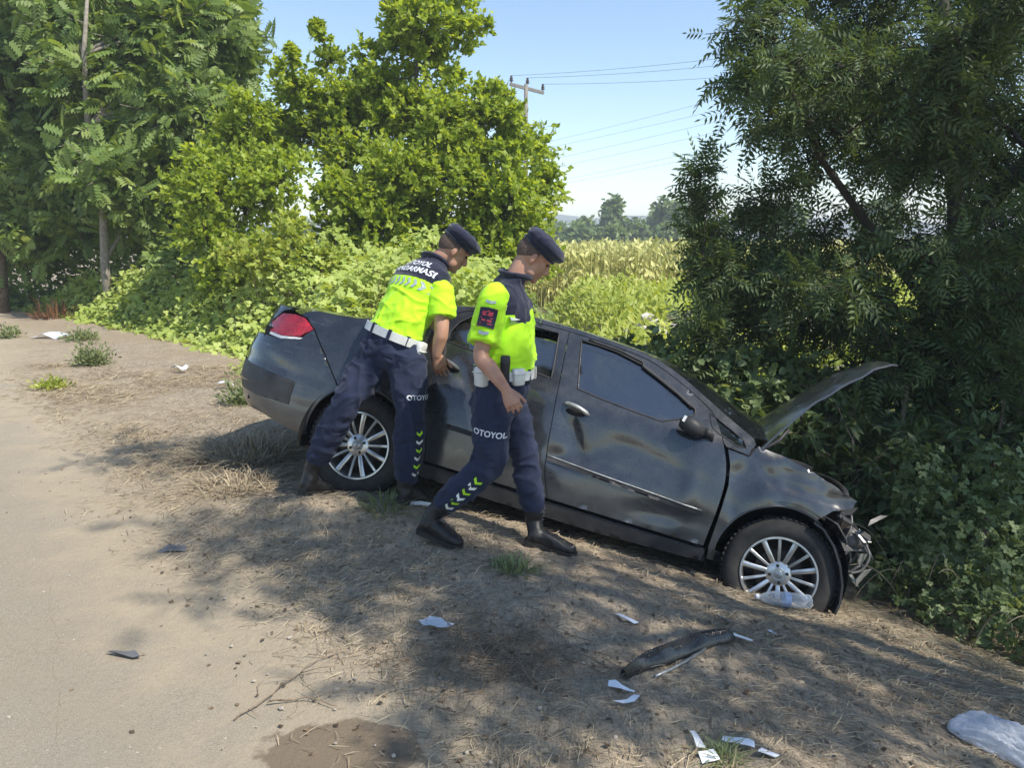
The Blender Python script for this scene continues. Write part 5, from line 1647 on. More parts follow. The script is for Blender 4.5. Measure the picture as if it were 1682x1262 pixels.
def hair_shell(P, B, parent, base):
    """cropped hair over the back and sides of the skull, below the beret"""
    V, Fc = [], []
    A = np.linspace(math.radians(78), math.radians(282), 30); Z = np.linspace(-.045, .07, 14)
    for z in Z:
        t = (z - .03) / .1
        k = math.sqrt(max(0.05, 1 - t * t))
        for a in A:
            back = max(0, -math.cos(a))
            lo_ = -.038 + .05 * (1 - back) ** 1.3
            zz = max(z, lo_) if z < .03 else z
            t2 = (zz - .03) / .1; k2 = math.sqrt(max(.05, 1 - t2 * t2))
            V.append(P(-.008 + .1000 * k2 * math.cos(a), .0785 * k2 * math.sin(a), zz) - Vector(base))
    n = len(A)
    for i in range(len(Z) - 1):
        for j in range(n - 1): Fc.append((i * n + j, i * n + j + 1, (i + 1) * n + j + 1, (i + 1) * n + j))
    me = py_mesh('hair', V, Fc)
    return link('hair', me, M['hair'], parent)


def face_bits(P, B, parent, base):
    for s in (-1, 1):
        mb = MB(); ball(mb, P(.084, s * .031, .012) - Vector(base), (.008, .012, .006), B)
        mb.build('eye', M['eye'], parent)
        mb = MB(); mb.tube([P(.094, s * .014, .034) - Vector(base), P(.093, s * .03, .04) - Vector(base), P(.082, s * .048, .036) - Vector(base)], [.004, .005, .003], 6)
        mb.build('eyebrow', M['hair'], parent)


def boot(heel, toe, ankle, top, parent, base):
    heel, toe, ankle, top = map(Vector, (heel, toe, ankle, top))
    d = (toe - heel); L = d.length; d.normalize()
    s = d.cross(Vector((0, 0, 1))).normalized(); u = s.cross(d).normalized()
    mb = MB()
    prof = [(-.03, .028, .030, .035), (0, .036, .045, .045), (.25, .036, .05, .05), (.5, .042, .045, .045), (.75, .048, .034, .034), (.95, .04, .026, .027), (1.03, .02, .016, .022)]
    R_ = []
    for t, w, h, c in prof:
        R_.append(ring(heel + d * L * t + u * (c + .004), s, u, w, h, 20, 2.5))
    mb.loft(R_)
    q = heel + d * L * .16 + u * .06
    limb(mb, [q, ankle, ankle.lerp(top, .5), top], [.047, .047, .052, .055])
    o = organic('boot', mb, .006, 6, M['boot'], parent, base, folds(9, .0022, (20, 20, 14)))
    sb = MB()
    R_ = []
    for t, w in ((-.06, .022), (-.03, .034), (.1, .040), (.3, .037), (.45, .040), (.7, .05), (.9, .046), (1.02, .03), (1.06, .012)):
        c = heel + d * L * t - Vector(base)
        hgt_ = .022 if t < .36 else .015
        R_.append([c - s * w + u * .0, c - s * w * 1.02 + u * (hgt_ + .008), c + s * w * 1.02 + u * (hgt_ + .008), c + s * w])
    sb.loft(R_)
    sb.build('sole', M['sole'], o, smooth=False)
    lb = MB(); bs_ = Vector(base)
    fr = (d - (top - ankle).normalized() * d.dot((top - ankle).normalized())).normalized()
    for k in range(6):
        if k < 4: c = ankle.lerp(top, .15 + .23 * k) + fr * (.05 + .004 * k)
        else: c = heel + d * L * (.40 + .07 * (k - 4)) + u * (.103 - .014 * (k - 4))
        lb.tube([c - s * .026 - fr * .012 - bs_, c - bs_, c + s * .026 - fr * .012 - bs_], .0026, 5)
    lb.build('lace', M['navy_knit'], o)['kind'] = 'stuff'
    return o


def bvh_of(o, base):
    me = o.data
    return BVHTree.FromPolygons([tuple(Vector(v.co) + Vector(base)) for v in me.vertices], [tuple(p.vertices) for p in me.polygons])


def stick(name, polys, faces, origin, ax, ay, target_bvh, mat, parent, base, lift=.0025, reach=.25):
    """lay a flat print (2-D points, faces) on a garment: points are carried along the print's normal onto the cloth"""
    ax, ay = Vector(ax).normalized(), Vector(ay); ay = (ay - ax * ay.dot(ax)).normalized(); nz = ax.cross(ay)
    V = []
    last = 0.0
    for x, y in polys:
        p = Vector(origin) + ax * x + ay * y
        h = target_bvh.ray_cast(p + nz * reach, -nz, reach * 2)
        if h[0] is not None: last = (h[0] - p).dot(nz)
        V.append(p + nz * (last + lift) - Vector(base))
    return link(name, py_mesh(name, V, faces), mat, parent, smooth=False)


def glyphs(text, size, bold=0.0):
    c = bpy.data.curves.new('txt', 'FONT'); c.body = text; c.size = size; c.align_x = 'CENTER'; c.align_y = 'CENTER'; c.offset = bold; c.resolution_u = 3
    o = bpy.data.objects.new('txt', c); COL.objects.link(o)
    me = bpy.data.meshes.new_from_object(o.evaluated_get(bpy.context.evaluated_depsgraph_get()))
    b = bmesh.new(); b.from_mesh(me); bmesh.ops.triangulate(b, faces=b.faces)
    bmesh.ops.subdivide_edges(b, edges=[e for e in b.edges if e.calc_length() > .008], cuts=2); bmesh.ops.triangulate(b, faces=b.faces)
    V = [(v.co.x, v.co.y) for v in b.verts]; Fc = [tuple(v.index for v in f.verts) for f in b.faces]
    b.free(); bpy.data.objects.remove(o); bpy.data.curves.remove(c); bpy.data.meshes.remove(me)
    return V, Fc


def chevron(cx, cy, w, h, t, rot=0.0):
    P = [(-w, h), (-w + t, h), (w, 0), (-w + t, -h), (-w, -h), (w - t, 0)]
    c, s = math.cos(rot), math.sin(rot)
    return [(cx + x * c - y * s, cy + x * s + y * c) for x, y in P], [(0, 5, 2, 1), (5, 4, 3, 2)]


def split_yoke(o, base, test):
    """faces for which test(point) holds take the garment's second material"""
    me = o.data; bs = Vector(base)
    idx = np.array([1 if test(p.center + bs) else 0 for p in me.polygons], np.int32)
    me.polygons.foreach_set('material_index', idx); me.update()


def belt_band(rings_c, u, v, ru, rv, h, name, mat, parent, base, t=.008):
    up = Vector(u).cross(Vector(v)).normalized()
    if up.z < 0: up = -up
    a = ring(rings_c, u, v, ru, rv, 40); b_ = ring(rings_c, u, v, ru + t, rv + t, 40)
    mb = MB(); n = 40; V = []
    for k in range(n):
        for q, s in ((a[k], -1), (b_[k], -1), (b_[k], 1), (a[k], 1)): V.append(q + up * s * h / 2 - Vector(base))
    Fc = []
    for k in range(n):
        j = (k + 1) % n
        for e in range(4): Fc.append((4 * k + e, 4 * j + e, 4 * j + (e + 1) % 4, 4 * k + (e + 1) % 4))
    mb.add(V, Fc)
    o = mb.build(name, mat, parent, angle=40)
    return o


def pouch(name, c, u, v, w, dpt, h, mat, parent, base):
    """a rounded pouch: u along the belt, v outward"""
    up = Vector(u).cross(Vector(v)).normalized()
    if up.z < 0: up = -up
    mb = MB(); c = Vector(c) - Vector(base)
    mb.loft([ring(c - up * h * .5, u, v, w * .38, dpt * .4, 16, 4), ring(c - up * h * .42, u, v, w * .46, dpt * .48, 16, 4), ring(c + up * h * .3, u, v, w * .5, dpt * .5, 16, 4),
             ring(c + up * h * .45, u, v, w * .48, dpt * .46, 16, 4), ring(c + up * h * .5, u, v, w * .4, dpt * .35, 16, 4)])
    o = mb.build(name, mat, parent, angle=50)
    fl = MB(); fl.tube([c + up * h * .22 + Vector(v) * dpt * .5 - Vector(u) * w * .5, c + up * h * .2 + Vector(v) * dpt * .53, c + up * h * .22 + Vector(v) * dpt * .5 + Vector(u) * w * .5], .004, 6)
    fl.build('flap', mat, o)
    return o


# ------------------------------------------------------------------ walking officer
def walking_officer():
    base = Vector((-.03, 3.9, hz(-.03, 3.9)))
    T = thing('person', 'walking officer in navy beret and hi-vis shirt, looking down, arm hanging by the front door', 'person', base)
    J = {k: Vector(v) for k, v in {
        'head': (.112, 4.125, 1.478), 'neck': (.016, 4.11, 1.362), 'shR': (-.092, 3.925, 1.275), 'elR': (-.155, 3.80, 1.003), 'wrR': (-.030, 3.728, .845),
        'shL': (-.06, 4.285, 1.27), 'elL': (-.09, 4.36, .985), 'wrL': (-.055, 4.32, .76), 'hipR': (-.098, 3.90, .755), 'knR': (-.128, 3.82, .432), 'anR': (-.400, 3.83, .170),
        'hipL': (-.045, 4.075, .755), 'knL': (.072, 4.045, .402), 'anL': (.118, 3.998, .05)}.items()}
    F_ = Vector((.99, -.08, -.05)).normalized(); U_ = Vector((0, 0, 1)); R_ = F_.cross(U_).normalized()
    heelR, toeR = Vector((-.487, 3.835, hz(-.487, 3.835) + .052)), Vector((-.272, 3.76, hz(-.272, 3.76) + .004))
    heelL, toeL = Vector((.082, 3.955, hz(.082, 3.955) + .004)), Vector((.335, 3.915, hz(.335, 3.915) + .004))
    # body
    mb = MB()
    P, B = head(mb, J['head'], (.80, .06, -.60), (.6, .02, .8))
    limb(mb, [J['neck'] - Vector((.015, 0, .05)), J['neck'], P(-.022, 0, -.05)], [.066, .06, .057])
    sec = [((-.075, 3.985, .72), .15, .12), ((-.035, 4.02, .88), .145, .125), ((-.03, 4.06, 1.05), .15, .125), ((-.035, 4.09, 1.22), .17, .12), ((-.03, 4.1, 1.31), .14, .08), ((.0, 4.108, 1.35), .07, .065)]
    mb.loft([ring(c, R_, F_, a, b_, 24) for c, a, b_ in sec])
    for s, rr in (('R', 1), ('L', 1)):
        pts, rad = curve_limb([J['sh' + s], J['sh' + s].lerp(J['el' + s], .5), J['el' + s], J['el' + s].lerp(J['wr' + s], .35), J['wr' + s]], [.052, .047, .04, .041, .026])
        limb(mb, pts, rad)
        pts, rad = curve_limb([J['hip' + s], J['hip' + s].lerp(J['kn' + s], .5), J['kn' + s], J['kn' + s].lerp(J['an' + s], .35), J['an' + s]], [.085, .078, .056, .055, .036])
        limb(mb, pts, rad)
    hand(mb, J['wrR'], (.42, -.16, -.86), (.1, -.98, .08), (.75, .7, .65, .6), thumb_side=-1)
    hand(mb, J['wrL'], (.6, .1, -.75), (.3, .9, .1), .6, thumb_side=1)
    body = organic('body', mb, .006, 3, M['skin'], T, base)
    hair_shell(P, B, T, base); face_bits(P, B, body, base)
    beret('beret', P, B, T, base, (-.10, .14), (.022, .018), .94)
    # trousers
    mb = MB()
    sec = [((-.085, 3.985, .66), .14, .115), ((-.078, 3.985, .74), .172, .14), ((-.05, 4.0, .83), .17, .142), ((-.04, 4.008, .90), .163, .142)]
    mb.loft([ring(c, R_, F_, a, b_, 28) for c, a, b_ in sec])
    pts, rad = curve_limb([J['hipR'], J['hipR'].lerp(J['knR'], .5) + F_ * .004, J['knR'], J['knR'].lerp(J['anR'], .45) + Vector((-.02, 0, -.02)), J['anR'] + Vector((.062, 0, .058))], [.108, .1, .083, .077, .066]); limb(mb, pts, rad)
    pts, rad = curve_limb([J['hipL'], J['hipL'].lerp(J['knL'], .5), J['knL'], J['knL'].lerp(J['anL'], .5), J['anL'] + Vector((0, 0, .095))], [.106, .098, .08, .075, .064]); limb(mb, pts, rad)
    tr = organic('trousers', mb, .007, 6, M['navy'], T, base, folds(1.7, .0135, (8, 8, 4)))
    bt = bvh_of(tr, base)
    # shirt
    mb = MB()
    sec = [((-.038, 4.01, .885), .165, .148), ((-.032, 4.025, .97), .178, .156), ((-.03, 4.045, 1.06), .178, .15), ((-.03, 4.075, 1.17), .19, .145), ((-.035, 4.09, 1.25), .198, .135), ((-.03, 4.1, 1.305), .18, .105), ((-.015, 4.105, 1.345), .105, .082), ((.012, 4.11, 1.385), .075, .074), ((.02, 4.11, 1.395), .072, .07)]
    mb.loft([ring(c, R_, F_, a, b_, 32) for c, a, b_ in sec])
    ball(mb, J['shR'] + Vector((.005, .03, -.005)), .07); ball(mb, J['shL'] + Vector((.005, -.03, -.005)), .07)
    sh = organic('shirt', mb, .0058, 7, [M['neon'], M['navy_knit']], T, base, folds(5.1, .010, (10, 10, 5)))
    def yk(p):
        f = (p - Vector((-.03, 4.08, 0))).dot(F_)
        lim = 1.212 - .05 * max(0, min(1, (f - .02) / .1)) * 0
        if f < 0: lim = 1.20
        if 0 < f < .075 and p.y < 4.0: lim = 1.155
        return p.z > lim
    split_yoke(sh, base, yk)
    bs = bvh_of(sh, base)
    for s in ('R', 'L'):
        mb = MB(); a, c = J['sh' + s], J['el' + s]
        o_ = Vector((0, .012 if s == 'R' else -.012, .01))
        limb_p, limb_r = curve_limb([a + o_, a.lerp(c, .35), a.lerp(c, .68), a.lerp(c, .8)], [.076, .079, .083, .085])
        mb.tube(limb_p, limb_r, 24); ball(mb, limb_p[0], limb_r[0] * .99, n=20)
        sl = organic('sleeve', mb, .0065, 3, M['neon'], T, base, folds(2.2, .008, (9, 9, 6)))
        if s == 'R': slR = sl
    bR = bvh_of(slR, base)
    ay = (J['shR'] - J['elR']).normalized(); nz = Vector((-.12, -.98, .12)); ax = ay.cross(nz).normalized()
    mid = J['shR'].lerp(J['elR'], .36) + nz * .06
    def sq(w, h, n=4):
        V = [(-w + 2 * w * i / n, -h + 2 * h * j / n) for j in range(n + 1) for i in range(n + 1)]
        return V, [(j * (n + 1) + i, j * (n + 1) + i + 1, (j + 1) * (n + 1) + i + 1, (j + 1) * (n + 1) + i) for j in range(n) for i in range(n)]
    pv, pf = sq(.045, .052)
    pa = stick('sleeve_patch', pv, pf, mid, ax, ay, bR, M['patch'], slR, base, .009)
    # the emblem: a bordered red shield with a crest over a lettered bar
    def em(P2, mat, lift): stick('emblem', P2, [tuple(range(len(P2)))], mid, ax, ay, bR, mat, slR, base, lift)
    em([(-.028, .034), (-.010, .028), (.004, .037), (.016, .027), (.028, .033), (.026, .012), (.012, .006), (.0, .012), (-.014, .005), (-.027, .012)], M['patch_red'], .0115)
    em([(-.030, .002), (.030, .002), (.030, -.005), (-.030, -.005)], M['patch_red'], .0115)
    em([(-.024, -.012), (-.004, -.012), (-.004, -.022), (-.024, -.022)], M['patch_red'], .0115)
    em([(.003, -.012), (.026, -.012), (.026, -.022), (.003, -.022)], M['patch_red'], .0115)
    em([(-.030, -.030), (.030, -.030), (.030, -.036), (-.030, -.036)], M['patch_red'], .0115)
    em([(-.041, .048), (.041, .048), (.041, .045), (-.041, .045)], M['patch_red'], .0115)
    em([(-.041, -.045), (.041, -.045), (.041, -.048), (-.041, -.048)], M['patch_red'], .0115)
    for dy in (.086, -.082):
        V, Fc = chevron(0, dy, .012, .026, .017, -math.pi / 2)
        stick('chevron', V, Fc, mid, ax, ay, bR, M['reflective'], slR, base, .008)
    # chest tape, breast badge
    org = Vector((.10, 4.0, 1.185)); ax2 = Vector((.55, -.83, 0)); 
    for k in range(5):
        V, Fc = chevron(-.09 + k * .045, -.012, .012, .019, .013)
        stick('chevron', V, Fc, org, ax2, (0, 0, 1), bs, M['reflective'], sh, base)
    V, Fc = sq(.022, .012, 2); stick('badge', V, Fc, org + Vector((0, 0, .05)), ax2, (0, 0, 1), bs, M['letter'], sh, base)
    # back lettering
    for txt, dz, sz in (('OTOYOL', 1.305, .05), ('JANDARMASI', 1.25, .052)):
        V, Fc = glyphs(txt, sz, .0012)
        stick('lettering', V, Fc, Vector((-.16, 4.09, dz)), (-.08, -1, 0), (.25, 0, 1), bs, M['letter'], sh, base)
    # collar
    cb = MB(); pts = ring(Vector((.02, 4.11, 1.39)), R_, F_, .078, .078, 30)
    cb.tube([p - base + Vector((0, 0, .012 * math.cos(2 * math.pi * k / 30 - 4.7))) for k, p in enumerate(pts + pts[:1])], .013, 8, cap=False, flat=1.6)
    cb.build('collar', M['navy_knit'], sh)
    # belt and kit
    bc = Vector((-.04, 4.008, .892)); U2 = (R_, F_)
    be = belt_band(bc, R_, F_, .172, .155, .048, 'belt', M['belt_white'], T, base)
    pouch('pouch', bc + R_ * .15 - F_ * .105 + Vector((0, 0, -.012)), (R_ * .7 - F_ * .7).normalized().cross(Vector((0, 0, 1))), (R_ * .7 - F_ * .7).normalized(), .085, .05, .1, M['belt_white'], be, base)
    pouch('pouch', bc + R_ * .155 + F_ * .085 + Vector((0, 0, .0)), (R_ * .8 + F_ * .5).normalized().cross(Vector((0, 0, 1))), (R_ * .8 + F_ * .5).normalized(), .07, .045, .085, M['belt_white'], be, base)
    pouch('radio', bc + R_ * .185 + F_ * .02 + Vector((0, 0, .045)), F_, R_, .05, .035, .13, M['black_plastic'], be, base)
    bk = MB(); bk.box(bc + F_ * .162 - base, (.014, .07, .055), Matrix((F_, R_, U_)).transposed()); bk.build('buckle', M['handle_grey'], be, smooth=False)
    for a in (0.2, 1.0, 2.1, 2.9, 4.2, 5.2):
        q = bc + R_ * .176 * math.cos(a) + F_ * .16 * math.sin(a) - base
        lb = MB(); lb.box(q, (.018, .018, .062), Matrix.Rotation(math.atan2((q + base - bc).y, (q + base - bc).x), 3, 'Z')); lb.build('belt_loop', M['navy'], be, smooth=False)
    # pocket flap and print on the near thigh, chevrons down the shin
    th = J['hipR'].lerp(J['knR'], .42) + R_ * .1
    axp = Vector((.97, -.1, -.16))
    V, Fc = sq(.075, .036, 5); stick('pocket_flap', V, Fc, th, axp, (.15, 0, 1), bt, M['navy'], tr, base, .009)
    V, Fc = glyphs('OTOYOL', .042, .0008); stick('lettering', V, Fc, th + Vector((.005, 0, -.012)), axp, (.15, 0, 1), bt, M['letter'], tr, base, .0125)
    V, Fc = sq(.078, .075, 6); stick('cargo_pocket', V, Fc, th + Vector((-.01, 0, -.1)), axp, (.15, 0, 1), bt, M['navy'], tr, base, .006)
    ld = (J['anR'] - J['knR']).normalized()
    for k in range(6):
        c = J['knR'] + ld * (.085 + k * .042) + Vector((.012, -.07, -.012))
        V, Fc = chevron(0, 0, .017, .024, .017, math.pi)
        stick('chevron', V, Fc, c, -ld, Vector((-.62, 0, .78)), bt, M['hivis_white'] if k % 2 else M['neon'], tr, base, .003)
    boot(heelR, toeR, J['anR'] + Vector((-.01, 0, -.005)), J['anR'] + Vector((.06, .0, .05)), T, base)
    boot(heelL, toeL, J['anL'] + Vector((.005, 0, .0)), J['anL'] + Vector((0, 0, .09)), T, base)


# ------------------------------------------------------------------ bending officer
def bending_officer():
    base = Vector((-.85, 4.33, hz(-.85, 4.33)))
    T = thing('person', 'officer bending towards the rear door, hi-vis back lettering and white belt towards viewer', 'person', base)
    J = {k: Vector(v) for k, v in {
        'head': (-.352, 4.665, 1.505), 'neck': (-.462, 4.655, 1.43), 'chest': (-.535, 4.62, 1.335), 'mid': (-.623, 4.535, 1.158), 'waist': (-.681, 4.455, 1.023),
        'shL': (-.625, 4.755, 1.345), 'shR': (-.405, 4.475, 1.268), 'elR': (-.405, 4.385, 1.045), 'wrR': (-.437, 4.39, .915), 'elL': (-.49, 4.64, 1.10), 'wrL': (-.455, 4.48, .90),
        'hipL': (-.800, 4.455, .895), 'hipR': (-.595, 4.375, .885), 'knL': (-.955, 4.30, .640), 'anL': (-1.165, 4.36, .275), 'knR': (-.585, 4.27, .555), 'anR': (-.615, 4.29, .20)}.items()}
    heelL, toeL = Vector((-1.235, 4.30, hz(-1.235, 4.30) + .004)), Vector((-1.10, 4.455, hz(-1.10, 4.455) + .004))
    heelR, toeR = Vector((-.655, 4.235, hz(-.655, 4.235) + .004)), Vector((-.515, 4.395, hz(-.515, 4.395) + .004))
    S_ = (J['neck'] - J['waist']).normalized(); R_ = (J['shR'] - J['shL']); R_ = (R_ - S_ * R_.dot(S_)).normalized(); F_ = S_.cross(R_).normalized()
    Rp = Vector((.86, -.42, -.30)).normalized(); Up = Vector((.28, .12, .95)); Up = (Up - Rp * Up.dot(Rp)).normalized(); Fp = Up.cross(Rp)
    mb = MB()
    P, B = head(mb, J['head'], (.76, .24, -.60), (.6, .1, .79))
    limb(mb, [J['neck'] - S_ * .05, J['neck'], P(-.022, 0, -.05)], [.066, .06, .057])
    sec = [(J['waist'] - Up * .14, .15, .11), (J['waist'], .145, .105), (J['mid'], .15, .11), (J['chest'], .17, .105), (J['chest'].lerp(J['neck'], .6), .13, .08), (J['neck'], .065, .06)]
    mb.loft([ring(c, Rp if k == 0 else R_, Fp if k == 0 else F_, a, b_, 24) for k, (c, a, b_) in enumerate(sec)])
    for s in 'RL':
        pts, rad = curve_limb([J['sh' + s], J['sh' + s].lerp(J['el' + s], .5), J['el' + s], J['el' + s].lerp(J['wr' + s], .35), J['wr' + s]], [.052, .047, .041, .040, .027]); limb(mb, pts, rad)
        pts, rad = curve_limb([J['hip' + s], J['hip' + s].lerp(J['kn' + s], .5), J['kn' + s], J['kn' + s].lerp(J['an' + s], .35), J['an' + s]], [.085, .078, .056, .055, .036]); limb(mb, pts, rad)
    hand(mb, J['wrR'], (.22, .32, -.88), (.35, -.85, .1), (.75, .8, .8, .75), thumb_side=-1)
    hand(mb, J['wrL'], (.3, .2, -.9), (-.3, .8, .1), .7, thumb_side=1)
    body = organic('body', mb, .006, 3, M['skin'], T, base)
    hair_shell(P, B, T, base); face_bits(P, B, body, base)
    beret('beret', P, B, T, base, (-.06, .10), (.022, .012), .94)
    # trousers
    mb = MB()
    w = J['waist']
    sec = [(w - Up * .20 + Vector((.0, -.01, 0)), .13, .10), (w - Up * .14 + Vector((0, -.012, 0)), .175, .135), (w - Up * .07, .176, .135), (w + Up * .012, .17, .122)]
    mb.loft([ring(c, Rp, Fp, a, b_, 28) for c, a, b_ in sec])
    pts, rad = curve_limb([J['hipL'], J['hipL'].lerp(J['knL'], .5), J['knL'], J['knL'].lerp(J['anL'], .5), J['anL'] + Vector((.015, 0, .03))], [.112, .104, .083, .08, .068]); limb(mb, pts, rad)
    pts, rad = curve_limb([J['hipR'], J['hipR'].lerp(J['knR'], .5), J['knR'], J['knR'].lerp(J['anR'], .5), J['anR'] + Vector((0, 0, .03))], [.112, .102, .085, .082, .07]); limb(mb, pts, rad)
    tr = organic('trousers', mb, .007, 6, M['navy'], T, base, folds(8.3, .0145, (8, 8, 4)))
    bt = bvh_of(tr, base)
    # shirt
    mb = MB()
    sec = [(w - S_ * .005, .168, .128, Rp, Fp), (J['waist'].lerp(J['mid'], .5), .178, .135, R_, F_), (J['mid'], .184, .135, R_, F_), (J['mid'].lerp(J['chest'], .6), .198, .13, R_, F_), (J['chest'], .205, .122, R_, F_),
           (J['chest'].lerp(J['neck'], .45), .185, .098, R_, F_), (J['chest'].lerp(J['neck'], .8), .11, .08, R_, F_), (J['neck'] + S_ * .02, .076, .074, R_, F_)]
    mb.loft([ring(c, r, f, a, b_, 32) for c, a, b_, r, f in sec])
    ball(mb, J['shR'] - R_ * .03, .07); ball(mb, J['shL'] + R_ * .035, .066)
    L_ = (J['neck'] - J['waist']).length
    sh = organic('shirt', mb, .0058, 7, [M['neon'], M['navy_knit']], T, base, (lambda f0: (lambda p: f0(p) * (1 if (p - J['waist']).dot(S_) < L_ * .5 else .35)))(folds(4.4, .0105, (9, 9, 6))))
    L_ = (J['neck'] - J['waist']).length
    split_yoke(sh, base, lambda p: (p - J['waist']).dot(S_) > L_ * .655)
    bs = bvh_of(sh, base)
    for s in 'RL':
        mb = MB(); a, c = J['sh' + s], J['el' + s]
        o_ = R_ * (-.015 if s == 'R' else .015) + S_ * .008
        k_ = 1.0 if s == 'R' else .78
        lp, lr = curve_limb([(a + o_) if s == 'R' else a.lerp(c, .18), a.lerp(c, .4), a.lerp(c, .62)], [.076 * k_, .078 * k_, .08 * k_])
        mb.tube(lp, lr, 24); ball(mb, lp[0], lr[0] * .99, n=20)
        organic('sleeve', mb, .0065, 3, M['neon'], T, base, folds(6.2, .008, (9, 9, 6)))
    back = -F_
    o0 = J['waist'] + S_ * L_ * .575 + back * .1
    for k in range(9):
        V, Fc = chevron(-.176 + k * .044, 0, .0185, .027, .019)
        stick('chevron', V, Fc, o0, R_, S_, bs, M['reflective'], sh, base, .006)
    for txt, f, sz in (('OTOYOL', .86, .052), ('JANDARMASI', .755, .056)):
        V, Fc = glyphs(txt, sz, .0016)
        stick('lettering', V, Fc, J['waist'] + S_ * L_ * f + back * .1, R_, S_, bs, M['letter'], sh, base, .006)
    cb = MB(); pts = ring(J['neck'] + S_ * .018, R_, F_, .078, .078, 30)
    cb.tube([p - base for p in pts + pts[:1]], .013, 8, cap=False, flat=1.6); cb.build('collar', M['navy_knit'], sh)
    # belt
    bc = w + Up * .002
    be = belt_band(bc, Rp, Fp, .178, .137, .05, 'belt', M['belt_white'], T, base)
    for a in (3.6, 4.3, 4.95, 5.6, .3, 2.8):
        q = bc + Rp * .183 * math.cos(a) + Fp * .143 * math.sin(a)
        v_ = (q - bc).normalized(); t_ = Up.cross(v_)
        lb = MB(); lb.box(q - base, (.02, .018, .064), Matrix((t_, v_, Up)).transposed()); lb.build('belt_loop', M['navy'], be, smooth=False)
    v_ = (Rp * .95 - Fp * .1).normalized()
    pouch('holster', bc + Rp * .2 - Up * .06 - Fp * .02, Fp, v_, .08, .045, .17, M['belt_white'], be, base)
    pouch('radio', bc + Rp * .185 + Up * .05 + Fp * .05, Fp, Rp, .05, .035, .12, M['black_plastic'], be, base)
    # pockets and prints
    def sq(w_, h_, n=4):
        V = [(-w_ + 2 * w_ * i / n, -h_ + 2 * h_ * j / n) for j in range(n + 1) for i in range(n + 1)]
        return V, [(j * (n + 1) + i, j * (n + 1) + i + 1, (j + 1) * (n + 1) + i + 1, (j + 1) * (n + 1) + i) for j in range(n) for i in range(n)]
    V, Fc = sq(.06, .012, 4); stick('hip_pocket', V, Fc, w - Up * .10 + Rp * .085 - Fp * .13, Rp, Up, bt, M['navy'], tr, base, .007)
    axp = Vector((.72, .68, -.1)); th = J['hipR'].lerp(J['knR'], .58) + Vector((.07, -.07, 0))
    V, Fc = sq(.06, .03, 4); stick('pocket_flap', V, Fc, th, axp, (0, 0, 1), bt, M['navy'], tr, base, .008)
    V, Fc = glyphs('OTOYOL', .04, .0008); stick('lettering', V, Fc, th, axp, (0, 0, 1), bt, M['letter'], tr, base, .0115)
    for k in range(6):
        c = J['knR'].lerp(J['anR'], .18 + k * .14) + Vector((.06, -.05, 0))
        V, Fc = chevron(0, 0, .016, .022, .016, -math.pi / 2)
        stick('chevron', V, Fc, c, Vector((.75, .66, 0)), (0, 0, 1), bt, M['hivis_white'] if k % 2 else M['neon'], tr, base, .003)
    boot(heelL, toeL, J['anL'] + Vector((-.02, -.005, -.06)), J['anL'] + Vector((.02, 0, .06)), T, base)
    boot(heelR, toeR, J['anR'] + Vector((-.01, -.01, -.04)), J['anR'] + Vector((0, 0, .07)), T, base)


walking_officer()
bending_officer()


# ================================================================== utility pole and wires
M['concrete'] = plain('pole_concrete', (.22, .2, .175), .9, var=.15, scale=3)
M['insulator'] = plain('insulator_brown', (.035, .02, .016), .3, var=.2)
M['wire'] = plain('aluminium_wire', (.16, .17, .18), .5, .5)
pole = thing('utility_pole', 'utility pole with crossarm and three dark insulators above the big tree', 'pole', (.82, 47.57, hz(.82, 47.57)))
pz = hz(.82, 47.57)
mb = MB(); mb.tube([(0, 0, -.3), (0, 0, 5), (0, 0, 10.25 - pz)], [.19, .16, .115], 10); mb.build('pole', M['concrete'], pole)
A_, B_ = Vector((-.93, -.52, 10.16 - pz)), Vector((1.06, .55, 9.86 - pz))
mb = MB(); d_ = (B_ - A_).normalized(); s_ = d_.cross(Vector((0, 0, 1))).normalized(); u_ = s_.cross(d_)
mb.box((A_ + B_) / 2, ((B_ - A_).length, .13, .17), Matrix((d_, s_, u_)).transposed()); arm = mb.build('crossarm', M['concrete'], pole, smooth=False)
tops = []
for t in (.03, .5, .97):
    c = A_.lerp(B_, t) + u_ * (.085 if t != .5 else .2)
    mb = MB(); mb.lathe([(.03, 0), (.035, .08), (.11, .09), (.12, .14), (.06, .17), (.10, .2), (.10, .26), (.05, .30), (.08, .33), (.06, .40), (.0, .42)], 14, 'Z', c=c)
    mb.build('insulator', M['insulator'], pole); tops.append(c + Vector((0, 0, .4)) + Vector(pole.location))


def wire(label, a, b_, sag, r, group):
    a, b_ = Vector(a), Vector(b_); base = a.copy(); mb = MB(); pts = []
    for k in range(25):
        t = k / 24; p = a.lerp(b_, t); p.z -= sag * 4 * t * (1 - t); pts.append(p - base)
    mb.tube(pts, r, 5)
    o = mb.build('power_line', M['wire']); o.location = base
    return tag(o, label, 'wire', group)


